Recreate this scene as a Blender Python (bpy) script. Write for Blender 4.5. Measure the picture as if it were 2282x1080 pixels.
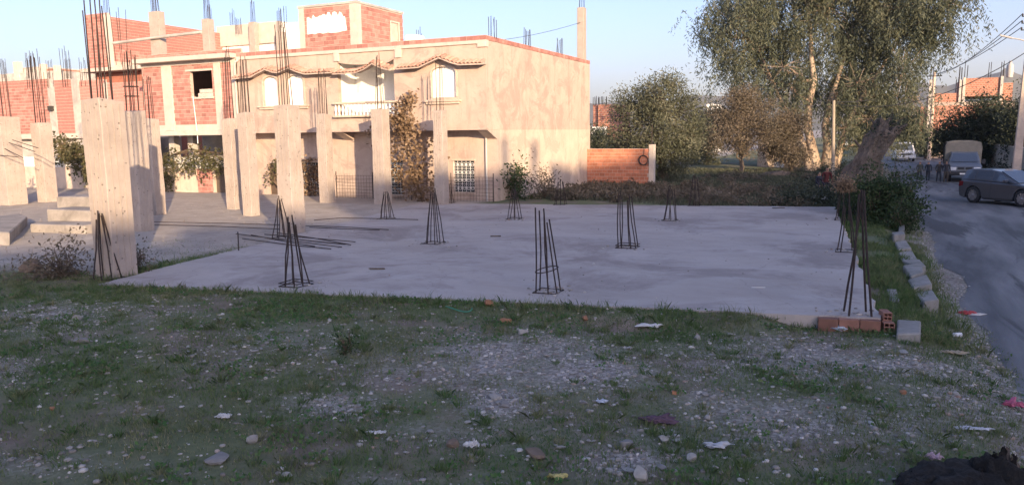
import bpy, bmesh, math, random
import numpy as np
from mathutils import Vector, Matrix
random.seed(7); RNG = np.random.default_rng(7)
for o in list(bpy.data.objects): bpy.data.objects.remove(o)
S = bpy.context.scene
COL = S.collection

# ---------------------------------------------------------------- camera
FPX, CXP, CYP = 1690.0, 1141.0, 540.0           # focal length and centre in photo pixels
PITCH, YAW, ROLL, CAMH = math.radians(8.2), math.radians(24.8), 0.0125, 3.2
FW = Vector((-math.sin(YAW)*math.cos(PITCH), math.cos(YAW)*math.cos(PITCH), -math.sin(PITCH)))
RT0 = Vector((math.cos(YAW), math.sin(YAW), 0)); UP0 = RT0.cross(FW)
RT = RT0*math.cos(ROLL) - UP0*math.sin(ROLL); UP = UP0*math.cos(ROLL) + RT0*math.sin(ROLL)
CAM = Vector((0, 0, CAMH))
cd = bpy.data.cameras.new('camera'); co = bpy.data.objects.new('camera', cd); COL.objects.link(co)
M = Matrix((RT, UP, -FW)).transposed().to_4x4(); M.translation = CAM; co.matrix_world = M
cd.sensor_width = 36; cd.lens = 36*FPX/2282; cd.clip_start = 0.05; cd.clip_end = 20000
S.camera = co

# ---------------------------------------------------------------- sky, sun, exposure
SUN_AZ, SUN_EL = math.radians(-47), math.radians(12)      # direction the light travels (from +Y), elevation
LDIR = Vector((math.sin(SUN_AZ)*math.cos(SUN_EL), math.cos(SUN_AZ)*math.cos(SUN_EL), -math.sin(SUN_EL)))
W = bpy.data.worlds.new('World'); S.world = W; W.use_nodes = True
nt = W.node_tree; nt.nodes.clear()
sky = nt.nodes.new('ShaderNodeTexSky'); sky.sky_type = 'NISHITA'; sky.sun_disc = False
sky.sun_elevation = SUN_EL; sky.sun_rotation = math.atan2(-LDIR.x, -LDIR.y)
sky.air_density = 0.9; sky.dust_density = 2.6; sky.ozone_density = 2.6; sky.altitude = 50
bg = nt.nodes.new('ShaderNodeBackground'); bg.inputs[1].default_value = 0.15
ow = nt.nodes.new('ShaderNodeOutputWorld')
tint = nt.nodes.new('ShaderNodeMix'); tint.data_type = 'RGBA'; tint.blend_type = 'MULTIPLY'; tint.inputs[0].default_value = 1.0; tint.inputs[7].default_value = (1.03, .935, 1.07, 1)   # camera white balance
nt.links.new(sky.outputs[0], tint.inputs[6]); nt.links.new(tint.outputs[2], bg.inputs[0]); nt.links.new(bg.outputs[0], ow.inputs[0])
sl = bpy.data.lights.new('sun', 'SUN'); sl.energy = 4.6; sl.angle = math.radians(0.5); sl.color = (1.0, 0.74, 0.47)
so = bpy.data.objects.new('sun', sl); COL.objects.link(so)
so.rotation_euler = LDIR.to_track_quat('-Z', 'Y').to_euler(); so.location = (30, -30, 40)
S.view_settings.view_transform = 'Standard'; S.view_settings.look = 'None'
S.view_settings.exposure = 1.2; S.view_settings.gamma = 1.0; S.view_settings.use_curve_mapping = False
S.render.engine = 'CYCLES'

# ---------------------------------------------------------------- photo pixel -> point on a plane of the place
def ray(px, py): return FW + RT*((px-CXP)/FPX) - UP*((py-CYP)/FPX)
def atz(px, py, z=0.2):
    d = ray(px, py); return CAM + d*((z-CAMH)/d.z)
def aty(px, py, Y):
    d = ray(px, py); return CAM + d*(Y/d.y)
def atx(px, py, X):
    d = ray(px, py); return CAM + d*(X/d.x)

# ---------------------------------------------------------------- helpers
def tag(o, label=None, cat=None, group=None, kind=None):
    if label: o['label'] = label
    if cat: o['category'] = cat
    if group: o['group'] = group
    if kind: o['kind'] = kind
    return o
def empty(name, loc=(0, 0, 0), rz=0.0, label=None, cat=None, group=None):
    o = bpy.data.objects.new(name, None); COL.objects.link(o); o.location = loc; o.rotation_euler = (0, 0, rz)
    o.empty_display_size = 0.2
    return tag(o, label, cat, group)
def link(name, me, mat=None, parent=None, loc=None, rot=None, scale=None):
    o = bpy.data.objects.new(name, me); COL.objects.link(o)
    if mat is not None and len(me.materials) == 0: me.materials.append(mat)
    if parent is not None: o.parent = parent
    if loc is not None: o.location = loc
    if rot is not None: o.rotation_euler = rot
    if scale is not None: o.scale = scale
    return o
BOXF = [(0, 3, 2, 1), (4, 5, 6, 7), (0, 1, 5, 4), (1, 2, 6, 5), (2, 3, 7, 6), (3, 0, 4, 7)]
class MB:
    def __init__(s): s.v = []; s.f = []; s.sm = []
    def add(s, vs, fs, smooth=False):
        b = len(s.v); s.v += [tuple(v) for v in vs]; s.f += [tuple(i+b for i in f) for f in fs]; s.sm += [smooth]*len(fs)
    def box(s, x0, y0, z0, x1, y1, z1):
        if x1 < x0: x0, x1 = x1, x0
        if y1 < y0: y0, y1 = y1, y0
        if z1 < z0: z0, z1 = z1, z0
        s.add([(x0,y0,z0),(x1,y0,z0),(x1,y1,z0),(x0,y1,z0),(x0,y0,z1),(x1,y0,z1),(x1,y1,z1),(x0,y1,z1)], BOXF); return s
    def prism(s, poly, fn0, fn1):
        """poly of 2-D points; fn0/fn1 place them on the two end planes"""
        n = len(poly); a = [fn0(*p) for p in poly]; b = [fn1(*p) for p in poly]
        s.add(a+b, [tuple(range(n-1, -1, -1)), tuple(range(n, 2*n))]+[(i, (i+1) % n, n+(i+1) % n, n+i) for i in range(n)]); return s
    def tube(s, pts, r, n=6, cap=True, smooth=True):
        pts = [Vector(p) for p in pts]; k = len(pts)
        rr = r if isinstance(r, (list, tuple)) else [r]*k
        vs = []; prev = None
        for i, p in enumerate(pts):
            t = (pts[min(i+1, k-1)]-pts[max(i-1, 0)])
            if t.length < 1e-9: t = Vector((0, 0, 1))
            t.normalize()
            a = prev if prev is not None else (Vector((1, 0, 0)) if abs(t.x) < 0.8 else Vector((0, 1, 0)))
            a = (a - t*a.dot(t)).normalized(); prev = a; b = t.cross(a)
            for j in range(n):
                an = 2*math.pi*j/n; vs.append(p + (a*math.cos(an)+b*math.sin(an))*rr[i])
        fs = [(i*n+j, i*n+(j+1) % n, (i+1)*n+(j+1) % n, (i+1)*n+j) for i in range(k-1) for j in range(n)]
        s.add(vs, fs, smooth)
        if cap: s.add(vs[:n], [tuple(range(n-1, -1, -1))]); s.add(vs[-n:], [tuple(range(n))])
        return s
    def lathe(s, prof, n=20, axis='z', o=(0, 0, 0)):
        vs = []
        for r, h in prof:
            for j in range(n):
                a = 2*math.pi*j/n; c, d = r*math.cos(a), r*math.sin(a)
                p = (c, d, h) if axis == 'z' else ((c, h, d) if axis == 'y' else (h, c, d))
                vs.append((p[0]+o[0], p[1]+o[1], p[2]+o[2]))
        k = len(prof)
        s.add(vs, [(i*n+j, i*n+(j+1) % n, (i+1)*n+(j+1) % n, (i+1)*n+j) for i in range(k-1) for j in range(n)], True); return s
    def mesh(s, name):
        me = bpy.data.meshes.new(name); me.from_pydata(s.v, [], s.f); me.polygons.foreach_set('use_smooth', s.sm)
        me.update(); return me
    def build(s, name, mat, parent=None, loc=None, rot=None, bevel=0, fixn=False):
        me = s.mesh(name)
        if fixn or bevel:
            bm = bmesh.new(); bm.from_mesh(me)
            if bevel: bmesh.ops.remove_doubles(bm, verts=bm.verts, dist=1e-5)
            bmesh.ops.recalc_face_normals(bm, faces=bm.faces)
            if bevel:
                es = [e for e in bm.edges if len(e.link_faces) == 2 and e.calc_face_angle(0) > 0.5]
                bmesh.ops.bevel(bm, geom=es, offset=bevel, segments=1, affect='EDGES', profile=0.7)
            bm.to_mesh(me); bm.free()
        return link(name, me, mat, parent, loc, rot)
def big_mesh(name, V, F, smooth=False):
    """numpy arrays -> mesh; F is (n, k)"""
    me = bpy.data.meshes.new(name); k = F.shape[1]
    me.vertices.add(len(V)); me.vertices.foreach_set('co', np.asarray(V, np.float32).ravel())
    me.loops.add(F.size); me.loops.foreach_set('vertex_index', F.astype(np.int32).ravel())
    me.polygons.add(len(F)); me.polygons.foreach_set('loop_start', np.arange(0, F.size, k, dtype=np.int32))
    me.polygons.foreach_set('loop_total', np.full(len(F), k, np.int32))
    if smooth: me.polygons.foreach_set('use_smooth', np.ones(len(F), bool))
    me.update(calc_edges=True); return me
def set_rand_attr(me, vals):
    a = me.attributes.new('rnd', 'FLOAT', 'FACE'); a.data.foreach_set('value', np.asarray(vals, np.float32))

# ---------------------------------------------------------------- materials
def N(t, typ, **kw):
    n = t.nodes.new(typ)
    for k, v in kw.items(): setattr(n, k, v)
    return n
def ramp(t, fac, stops):
    r = N(t, 'ShaderNodeValToRGB'); e = r.color_ramp.elements
    while len(e) < len(stops): e.new(0.5)
    for el, (p, c) in zip(e, stops): el.position = p; el.color = (*c, 1) if len(c) == 3 else c
    t.links.new(fac, r.inputs[0]); return r.outputs[0]
def noise(t, vec, scale, detail=6, rough=0.6, dist=0.0):
    n = N(t, 'ShaderNodeTexNoise'); n.inputs['Scale'].default_value = scale; n.inputs['Detail'].default_value = detail
    n.inputs['Roughness'].default_value = rough; n.inputs['Distortion'].default_value = dist
    if vec is not None: t.links.new(vec, n.inputs['Vector'])
    return n.outputs['Fac']
def mixc(t, fac, a, b, mode='MIX'):
    m = N(t, 'ShaderNodeMix', data_type='RGBA', blend_type=mode)
    for sock, v in ((m.inputs[0], fac), (m.inputs[6], a), (m.inputs[7], b)):
        if isinstance(v, (int, float)): sock.default_value = v
        elif isinstance(v, tuple): sock.default_value = (*v, 1)
        else: t.links.new(v, sock)
    return m.outputs[2]
def mapr(t, v, a, b, c, d):
    m = N(t, 'ShaderNodeMapRange'); t.links.new(v, m.inputs[0])
    for i, x in enumerate((a, b, c, d)): m.inputs[i+1].default_value = x
    return m.outputs[0]
def newmat(name):
    m = bpy.data.materials.new(name); m.use_nodes = True; t = m.node_tree
    return m, t, t.nodes['Principled BSDF']
def coords(t, scale=None, world=True):
    if world: v = N(t, 'ShaderNodeNewGeometry').outputs['Position']
    else: v = N(t, 'ShaderNodeTexCoord').outputs['Object']
    if scale:
        mp = N(t, 'ShaderNodeMapping'); mp.inputs['Scale'].default_value = scale; t.links.new(v, mp.inputs[0]); v = mp.outputs[0]
    return v
def bump(t, p, h, strength=0.4, dist=0.02):
    b = N(t, 'ShaderNodeBump'); b.inputs['Strength'].default_value = strength; b.inputs['Distance'].default_value = dist
    t.links.new(h, b.inputs['Height']); t.links.new(b.outputs[0], p.inputs['Normal'])
def surf(name, c1, c2, scale=3, stretch=None, rough=0.9, bumps=0.4, bscale=40, bdist=0.01, stain=None, stainscale=0.8, world=True, metal=0.0, objrand=0.0, spec=0.3):
    m, t, p = newmat(name); v = coords(t, stretch, world); v0 = coords(t, None, world)
    c = ramp(t, noise(t, v, scale, 8, 0.65), [(0.3, c1), (0.7, c2)])
    if stain:
        c = mixc(t, ramp(t, noise(t, v, stainscale, 7, 0.7, 0.6), [(0.48, (0, 0, 0)), (0.66, (1, 1, 1))]), c, stain)
    if objrand:
        oi = N(t, 'ShaderNodeObjectInfo'); hs = N(t, 'ShaderNodeHueSaturation')
        t.links.new(mapr(t, oi.outputs['Random'], 0, 1, 1-objrand, 1+objrand), hs.inputs['Value']); t.links.new(c, hs.inputs['Color']); c = hs.outputs[0]
    t.links.new(c, p.inputs['Base Color'])
    p.inputs['Roughness'].default_value = rough; p.inputs['Metallic'].default_value = metal; p.inputs['Specular IOR Level'].default_value = spec
    if bumps: bump(t, p, noise(t, v0, bscale, 5, 0.7), bumps, bdist)
    return m
def leafmat(name, c1, c2, c3, trans=0.35, bronze=None):
    m, t, p = newmat(name); a = N(t, 'ShaderNodeAttribute', attribute_name='rnd')
    c = ramp(t, a.outputs['Fac'], [(0.0, c1), (0.55, c2), (1.0, c3)])
    t.links.new(c, p.inputs['Base Color']); p.inputs['Roughness'].default_value = 0.62; p.inputs['Specular IOR Level'].default_value = 0.25
    tr = N(t, 'ShaderNodeBsdfTranslucent'); t.links.new(c, tr.inputs[0])
    mx = N(t, 'ShaderNodeMixShader'); mx.inputs[0].default_value = trans
    t.links.new(p.outputs[0], mx.inputs[1]); t.links.new(tr.outputs[0], mx.inputs[2])
    t.links.new(mx.outputs[0], t.nodes['Material Output'].inputs[0]); return m
def plain(name, c, rough=0.6, metal=0.0, spec=0.4, coat=0.0, vary=0.12):
    m, t, p = newmat(name)
    cc = ramp(t, noise(t, coords(t, None, False), 9, 5, 0.6), [(0.3, tuple(x*(1-vary) for x in c)), (0.7, tuple(min(1, x*(1+vary)) for x in c))])
    t.links.new(cc, p.inputs['Base Color'])
    p.inputs['Roughness'].default_value = rough; p.inputs['Metallic'].default_value = metal
    p.inputs['Specular IOR Level'].default_value = spec; p.inputs['Coat Weight'].default_value = coat
    return m
MT = {}
MT['slab'] = None
def cast_concrete(name):
    m, t, p = newmat(name); v = coords(t); vs_ = coords(t, (3.2, 3.2, .55))
    c = ramp(t, noise(t, v, 1.7, 9, .7), [(.3, (.325, .275, .24)), (.5, (.375, .32, .28)), (.72, (.43, .37, .325))])
    c = mixc(t, ramp(t, noise(t, vs_, 1.6, 7, .65), [(.52, (0, 0, 0)), (.75, (.35, .35, .35))]), c, (.31, .265, .23))
    c = mixc(t, ramp(t, noise(t, v, 4.5, 6, .75), [(.57, (0, 0, 0)), (.72, (.6, .6, .6))]), c, (.45, .395, .35))
    pit = N(t, 'ShaderNodeTexVoronoi', feature='F1'); pit.inputs['Scale'].default_value = 7; pit.inputs['Randomness'].default_value = 1; t.links.new(v, pit.inputs['Vector'])
    pm = ramp(t, pit.outputs['Distance'], [(.0, (1, 1, 1)), (.10, (1, 1, 1)), (.16, (0, 0, 0))])
    c = mixc(t, pm, c, (.20, .17, .15)); t.links.new(c, p.inputs['Base Color']); p.inputs['Roughness'].default_value = .92; p.inputs['Specular IOR Level'].default_value = .2
    ad_ = N(t, 'ShaderNodeMath', operation='SUBTRACT'); t.links.new(noise(t, v, 13, 8, .75), ad_.inputs[0]); t.links.new(pm, ad_.inputs[1]); bump(t, p, ad_.outputs[0], .7, .02); return m
MT['column'] = cast_concrete('cast_concrete')
MT['concrete'] = surf('rough_concrete', (.38, .35, .32), (.53, .49, .44), 2.5, bumps=.5, bscale=30, stain=(.30, .28, .26))
MT['beam'] = surf('pale_concrete_beam', (.46, .40, .345), (.58, .515, .445), 3, bumps=.3, stain=(.45, .40, .36))
def render_coat(name, c1, c2, c3, c4):
    m, t, p = newmat(name); v = coords(t); vd = coords(t, (1.6, 1.6, .16))
    c = ramp(t, noise(t, v, .9, 9, .68, .3), [(.3, c1), (.5, c2), (.7, c3)])
    c = mixc(t, ramp(t, noise(t, v, .55, 9, .74, .9), [(.5, (0, 0, 0)), (.56, (.75, .75, .75))]), c, c4)          # patched and weathered areas with hard outlines
    c = mixc(t, ramp(t, noise(t, vd, 1.5, 8, .7), [(.54, (0, 0, 0)), (.7, (.6, .6, .6))]), c, tuple(x*.8 for x in c4))  # run-off
    c = mixc(t, ramp(t, noise(t, v, 7, 6, .75), [(.6, (0, 0, 0)), (.75, (.4, .4, .4))]), c, tuple(min(1, x*1.15) for x in c3))
    t.links.new(c, p.inputs['Base Color']); p.inputs['Roughness'].default_value = .92; p.inputs['Specular IOR Level'].default_value = .2
    bump(t, p, noise(t, v, 9, 9, .75), .5, .02); return m
MT['plaster'] = render_coat('stained_cement_render', (.40, .31, .26), (.46, .365, .305), (.52, .42, .35), (.35, .27, .23))
MT['plaster_pale'] = render_coat('pale_cement_render', (.48, .385, .315), (.54, .44, .355), (.61, .50, .405), (.43, .345, .285))
MT['brick'] = surf('red_hollow_brick', (.345, .155, .13), (.46, .215, .18), 5, bumps=.4, bscale=60, bdist=.006, objrand=.28)
MT['brick_orange'] = surf('orange_hollow_brick', (.38, .15, .09), (.50, .21, .13), 5, bumps=.4, bscale=60, bdist=.006, objrand=.22)
MT['mortar'] = surf('brick_mortar', (.46, .34, .29), (.58, .45, .385), 4, bumps=.5, bscale=50)
MT['white'] = surf('white_paint', (.78, .77, .73), (.86, .85, .81), 5, bumps=.1, rough=.6)
MT['shutter'] = surf('white_metal_shutter', (.80, .79, .75), (.87, .86, .83), 6, bumps=.05, rough=.45)
MT['tile'] = surf('terracotta_tile', (.41, .235, .175), (.50, .305, .235), 6, bumps=.3, objrand=.25)
MT['steel'] = surf('rusty_steel_bar', (.03, .025, .024), (.065, .046, .04), 14, bumps=.3, bscale=120, rough=.8, metal=.25)
MT['dark'] = plain('painted_shade_and_dark_fittings', (.045, .04, .037), .9)  # doorway and hole shade painted in; also dark hose and pole fittings' colour
MT['glass'] = plain('window_glass', (.05, .06, .07), .12, spec=.7)
MT['pvc'] = plain('grey_plastic_pipe', (.42, .40, .38), .5)
MT['bark_euc'] = surf('eucalyptus_bark', (.30, .22, .16), (.50, .40, .30), 3, (2, 2, .35), bumps=.5, bscale=10, stain=(.24, .165, .12))
MT['bark'] = surf('dark_bark', (.085, .066, .05), (.17, .135, .105), 6, (3, 3, .6), bumps=.8, bscale=14, bdist=.03)
MT['bark_dead'] = surf('weathered_bark', (.085, .068, .056), (.18, .147, .12), 6, (3, 3, .7), bumps=.9, bscale=9, bdist=.05)
MT['leaf_euc'] = leafmat('eucalyptus_leaf', (.074, .09, .06), (.13, .145, .095), (.22, .208, .137))
MT['leaf_olive'] = leafmat('olive_leaf', (.06, .07, .045), (.12, .127, .08), (.21, .205, .145), .25)
MT['leaf_scrub'] = leafmat('dry_scrub_leaf', (.085, .074, .052), (.155, .128, .09), (.265, .21, .155), .3)
MT['leaf_dark'] = leafmat('dark_evergreen_leaf', (.03, .04, .026), (.054, .066, .042), (.09, .10, .064), .25)
MT['leaf_green'] = leafmat('shrub_leaf', (.028, .05, .02), (.05, .08, .03), (.095, .125, .05), .3)
MT['leaf_vine'] = leafmat('dry_vine_leaf', (.13, .085, .05), (.24, .165, .10), (.38, .27, .18), .3)
MT['leaf_vine_green'] = leafmat('green_vine_leaf', (.05, .06, .025), (.10, .095, .045), (.20, .15, .085), .3)
MT['grass'] = leafmat('grass_blade', (.09, .175, .05), (.165, .205, .085), (.35, .30, .19), .45)
MT['weed'] = leafmat('weed_leaf', (.055, .14, .045), (.095, .18, .06), (.16, .21, .08), .35)
MT['step'] = surf('weathered_step_concrete', (.25, .225, .20), (.36, .325, .29), 2.5, bumps=.7, bscale=22, bdist=.02, stain=(.20, .18, .16))
MT['pole'] = surf('weathered_pole', (.27, .225, .17), (.36, .305, .235), 3, (4, 4, .5), bumps=.4)
MT['twig'] = plain('twig', (.12, .085, .06), .9)
# ---------------------------------------------------------------- terrain
def vnoise(x, y, sc, seed=0):
    x = np.asarray(x, float)/sc; y = np.asarray(y, float)/sc
    xi = np.floor(x).astype(np.int64); yi = np.floor(y).astype(np.int64); fx = x-xi; fy = y-yi
    fx = fx*fx*(3-2*fx); fy = fy*fy*(3-2*fy)
    def h(a, b):
        n = (a*374761393 + b*668265263 + seed*2246822519) & 0xffffffff
        n = ((n ^ (n >> 13))*1274126177) & 0xffffffff
        return ((n ^ (n >> 16)) & 0xffff)/65535.0
    return (h(xi, yi)*(1-fx)+h(xi+1, yi)*fx)*(1-fy)+(h(xi, yi+1)*(1-fx)+h(xi+1, yi+1)*fx)*fy
def fbm(x, y, sc, seed=0): return .5*vnoise(x, y, sc, seed)+.3*vnoise(x, y, sc/2.1, seed+1)+.2*vnoise(x, y, sc/4.3, seed+2)
def sstep(a, b, x):
    t = np.clip((np.asarray(x, float)-a)/(b-a), 0, 1); return t*t*(3-2*t)
SLAB = [(-14.35, 10.46), (.38, 13.22), (-.9, 32.0), (-17.6, 28.5)]
def slab_inside(x, y):
    """signed distance, positive inside the slab"""
    d = None
    for i in range(4):
        (ax, ay), (bx, by) = SLAB[i], SLAB[(i+1) % 4]; L = math.hypot(bx-ax, by-ay)
        e = ((bx-ax)*(y-ay)-(by-ay)*(x-ax))/L
        d = e if d is None else np.minimum(d, e)
    return d
ROADX0, ROADX1, ROADZ = 2.05, 8.6, -0.24
def gz(x, y):
    x = np.asarray(x, float); y = np.asarray(y, float)
    z = .19*sstep(-3.5, -11.5, x)
    z = z + (fbm(x, y, 1.6, 3)-.5)*.10*sstep(40, 20, y) + (fbm(x, y, 9, 8)-.5)*.10
    z = z - .27*sstep(.5, 2.1, x)*sstep(60, 20, y) - .2*sstep(.5, 2.1, x)*sstep(20, 60, y)
    z = z + (x > ROADX1+.2)*.12
    r = sstep(ROADX0-.35, ROADX0+.1, x)*sstep(ROADX1+.4, ROADX1, x)
    z = z*(1-r) + (ROADZ-.06)*r
    s = slab_inside(x, y)
    z = np.where(s > .2, np.minimum(z, .03), z)
    z = np.where((s > -.9) & (s <= .2), z+(.17-z)*sstep(-.9, -.05, s)*sstep(-.7, -1.7, x)*(y < 14), z)
    return z
def P0(px, py): return atz(px, py, 0.0)
GRAVEL = [(110,735,110,35,.8),(330,720,90,25,.35),(620,790,300,50,.38),(480,830,120,30,.35),(740,905,110,25,.8),(860,830,140,35,.55),(1180,800,240,60,1.0),(1290,830,170,45,1.0),
          (1110,905,90,45,.95),(1000,960,170,35,.45),(1750,800,300,50,.8),(2000,810,200,35,.85),(1850,930,300,65,.8),(1620,900,130,70,.55),(1400,1035,90,40,.9),(1350,960,200,35,.4),(2160,870,130,50,.8),(30,860,70,30,.5),(60,1060,300,25,.4),(860,1070,260,20,.3)]
GR = []
for (px, py, rx, ry, w) in GRAVEL:
    c = P0(px, py); a = P0(px+rx, py); b = P0(px, py+ry); u = P0(px, py-ry)
    GR.append((c.x, c.y, (a-c).xy, ((b-u)*.5).xy, w))
def gravel_mask(x, y):
    m = np.zeros_like(np.asarray(x, float))
    for cx, cy, A, B, w in GR:
        det = A.x*B.y-A.y*B.x; dx = x-cx; dy = y-cy
        p = (dx*B.y-dy*B.x)/det; q = (A.x*dy-A.y*dx)/det
        m = np.maximum(m, w*np.exp(-(p*p+q*q)*.9))
    v = sstep(1.3, 1.7, x)*sstep(3.2, 2.5, x)*.6        # stony road verge
    return np.clip(np.maximum(m, v)*1.05*(-.25+2.3*(.55*fbm(x, y, .8, 21)+.45*fbm(x, y, .22, 22)))+.10*sstep(.55, .75, fbm(x, y, .3, 23)), 0, 1)
def dust_mask(x, y): return np.clip(sstep(-14.6, -15.8, x+.19*0*(y))*sstep(10.6, 12.0, y+.0*x-.15*(x+15)) , 0, 1)
def axis(segs):
    out = []
    for a, b, st in segs: out += list(np.arange(a, b, st))
    return np.array(sorted(set(np.round(out, 4)))+[segs[-1][1]])
gx = axis([(-6000, -800, 1300), (-800, -100, 100), (-100, -40, 6), (-40, -18, 1), (-18, 4, .14), (4, 12, .5), (12, 60, 6), (60, 800, 100), (800, 6000, 1300)])
gy = axis([(-400, -40, 60), (-40, 2, 3), (2, 15, .14), (15, 50, .5), (50, 120, 4), (120, 800, 60), (800, 7000, 1200)])
X, Y = np.meshgrid(gx, gy); Z = gz(X, Y)
nx, ny = len(gx), len(gy); idx = np.arange(nx*ny).reshape(ny, nx)
F = np.stack([idx[:-1, :-1], idx[:-1, 1:], idx[1:, 1:], idx[1:, :-1]], -1).reshape(-1, 4)
gme = big_mesh('ground', np.stack([X, Y, Z], -1).reshape(-1, 3), F, True)
ca = gme.color_attributes.new('zone', 'FLOAT_COLOR', 'POINT')
zc = np.stack([gravel_mask(X, Y), dust_mask(X, Y), fbm(X, Y, 2.2, 31), np.ones_like(X)], -1).reshape(-1, 4).astype(np.float32)
ca.data.foreach_set('color', zc.ravel())
m, t, p = newmat('ground_soil'); v = coords(t)
at = N(t, 'ShaderNodeAttribute', attribute_name='zone'); sp = N(t, 'ShaderNodeSeparateColor'); t.links.new(at.outputs['Color'], sp.inputs[0])
soil = ramp(t, noise(t, v, 2.2, 9, .7), [(.3, (.15, .115, .088)), (.55, (.22, .175, .138)), (.75, (.31, .265, .215))])
green = ramp(t, noise(t, v, 7, 7, .75), [(.3, (.105, .125, .065)), (.7, (.175, .19, .10))])
g = mixc(t, mapr(t, noise(t, v, .7, 6, .6), .36, .52, 0, 1), soil, green)
vor = N(t, 'ShaderNodeTexVoronoi', feature='F1'); vor.inputs['Scale'].default_value = 24; t.links.new(v, vor.inputs['Vector'])
bw = N(t, 'ShaderNodeRGBToBW'); t.links.new(vor.outputs['Color'], bw.inputs[0])
peb = ramp(t, bw.outputs[0], [(.2, (.21, .188, .165)), (.55, (.32, .294, .265)), (.9, (.47, .44, .405))])
g = mixc(t, sp.outputs[0], g, peb)
dust = ramp(t, noise(t, v, 1.3, 9, .72), [(.3, (.30, .265, .225)), (.7, (.46, .41, .355))])
g = mixc(t, sp.outputs[1], g, dust)
t.links.new(g, p.inputs['Base Color']); p.inputs['Roughness'].default_value = .95; p.inputs['Specular IOR Level'].default_value = .15
bump(t, p, noise(t, v, 26, 6, .75), .8, .03)
tag(link('ground', gme, m), kind='structure')

# road: worn asphalt with pale dusty wheel tracks and dark patches
m, t, p = newmat('worn_asphalt'); v = coords(t); v2 = coords(t, (1, .16, 1))
a = ramp(t, noise(t, v2, 1.0, 7, .6, .3), [(.34, (.10, .10, .102)), (.5, (.165, .163, .163)), (.68, (.25, .243, .237))])
a = mixc(t, ramp(t, noise(t, v2, .6, 5, .6, 1.0), [(.54, (0, 0, 0)), (.60, (1, 1, 1))]), a, (.095, .093, .094))
vo = N(t, 'ShaderNodeTexVoronoi', feature='F1'); vo.inputs['Scale'].default_value = 90; t.links.new(v, vo.inputs['Vector'])
a = mixc(t, .18, a, vo.outputs['Color'], 'SOFT_LIGHT')
t.links.new(a, p.inputs['Base Color']); p.inputs['Roughness'].default_value = .85; p.inputs['Specular IOR Level'].default_value = .3
bump(t, p, noise(t, v, 60, 4, .7), .6, .015)
ys = list(np.arange(-30, 60, .5))+list(np.arange(60, 420, 6)); xs = np.linspace(ROADX0, ROADX1, 9)
V = []
for y in ys:
    for i, x in enumerate(xs):
        jx = (float(vnoise(0, y, 1.7, 5))-.5)*.4+(float(vnoise(0, y, .5, 6))-.5)*.2 if i == 0 else 0
        V.append((x+jx, y, ROADZ+.035*math.sin((x-ROADX0)/(ROADX1-ROADX0)*math.pi)-(0.05 if i in (0, 8) else 0)))
idx = np.arange(len(V)).reshape(len(ys), 9)
F = np.stack([idx[:-1, :-1], idx[:-1, 1:], idx[1:, 1:], idx[1:, :-1]], -1).reshape(-1, 4)
tag(link('road', big_mesh('road', np.array(V), F, True), m), kind='structure')

# concrete slab
m, t, p = newmat('slab_concrete'); v = coords(t); v2 = coords(t, (.75, 1.2, 1))
c = ramp(t, noise(t, v2, .45, 9, .68, .2), [(.32, (.35, .312, .285)), (.52, (.41, .37, .342)), (.7, (.465, .425, .395))])
c = mixc(t, ramp(t, noise(t, v, 3.5, 8, .75), [(.6, (0, 0, 0)), (.75, (1, 1, 1))]), c, (.25, .235, .22))
c = mixc(t, ramp(t, noise(t, v, 16, 4, .6), [(.70, (0, 0, 0)), (.745, (1, 1, 1))]), c, (.16, .15, .14))
c = mixc(t, ramp(t, noise(t, v2, 1.3, 6, .6), [(.58, (0, 0, 0)), (.72, (.4, .4, .4))]), c, (.50, .48, .465))
t.links.new(c, p.inputs['Base Color']); p.inputs['Roughness'].default_value = .88; p.inputs['Specular IOR Level'].default_value = .25
st = ramp(t, noise(t, v, .28, 9, .72, .5), [(.40, (.72, .70, .70)), (.5, (1, 1, 1)), (.62, (1.0, .99, .97))]); c = mixc(t, 1.0, c, st, 'MULTIPLY')
vc = N(t, 'ShaderNodeTexVoronoi', feature='DISTANCE_TO_EDGE'); vc.inputs['Scale'].default_value = .22; mpv = N(t, 'ShaderNodeVectorMath', operation='ADD'); nv = N(t, 'ShaderNodeTexNoise'); nv.inputs['Scale'].default_value = 1.2; nv.inputs['Detail'].default_value = 6
t.links.new(v, nv.inputs['Vector']); t.links.new(v, mpv.inputs[0]); t.links.new(nv.outputs['Color'], mpv.inputs[1]); t.links.new(mpv.outputs[0], vc.inputs['Vector'])
c = mixc(t, ramp(t, vc.outputs['Distance'], [(.0, (.3, .3, .3)), (.004, (0, 0, 0))]), c, (.14, .13, .125))
c = mixc(t, ramp(t, noise(t, v, 45, 3, .6), [(.66, (0, 0, 0)), (.72, (.7, .7, .7))]), c, (.17, .16, .15))
t.links.new(c, p.inputs['Base Color'])
bump(t, p, noise(t, v, 12, 7, .7), .5, .012); MT['slab'] = m
mb = MB(); top = []; nE = 70
for i in range(4):
    a, b = Vector(SLAB[i]), Vector(SLAB[(i+1) % 4])
    for k in range(nE):
        q = a.lerp(b, k/nE); jit = .05 if k else 0
        top.append((q.x+random.uniform(-jit, jit), q.y+random.uniform(-jit, jit)))
mb.prism(top, lambda x, y: (x, y, -.12), lambda x, y: (x, y, .2))
slab = empty('concrete_slab', (0, 0, 0), 0, 'wide flat grey concrete foundation slab with steel starter bars standing on it', 'slab')
mb.build('slab', m, slab, fixn=True)

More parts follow.
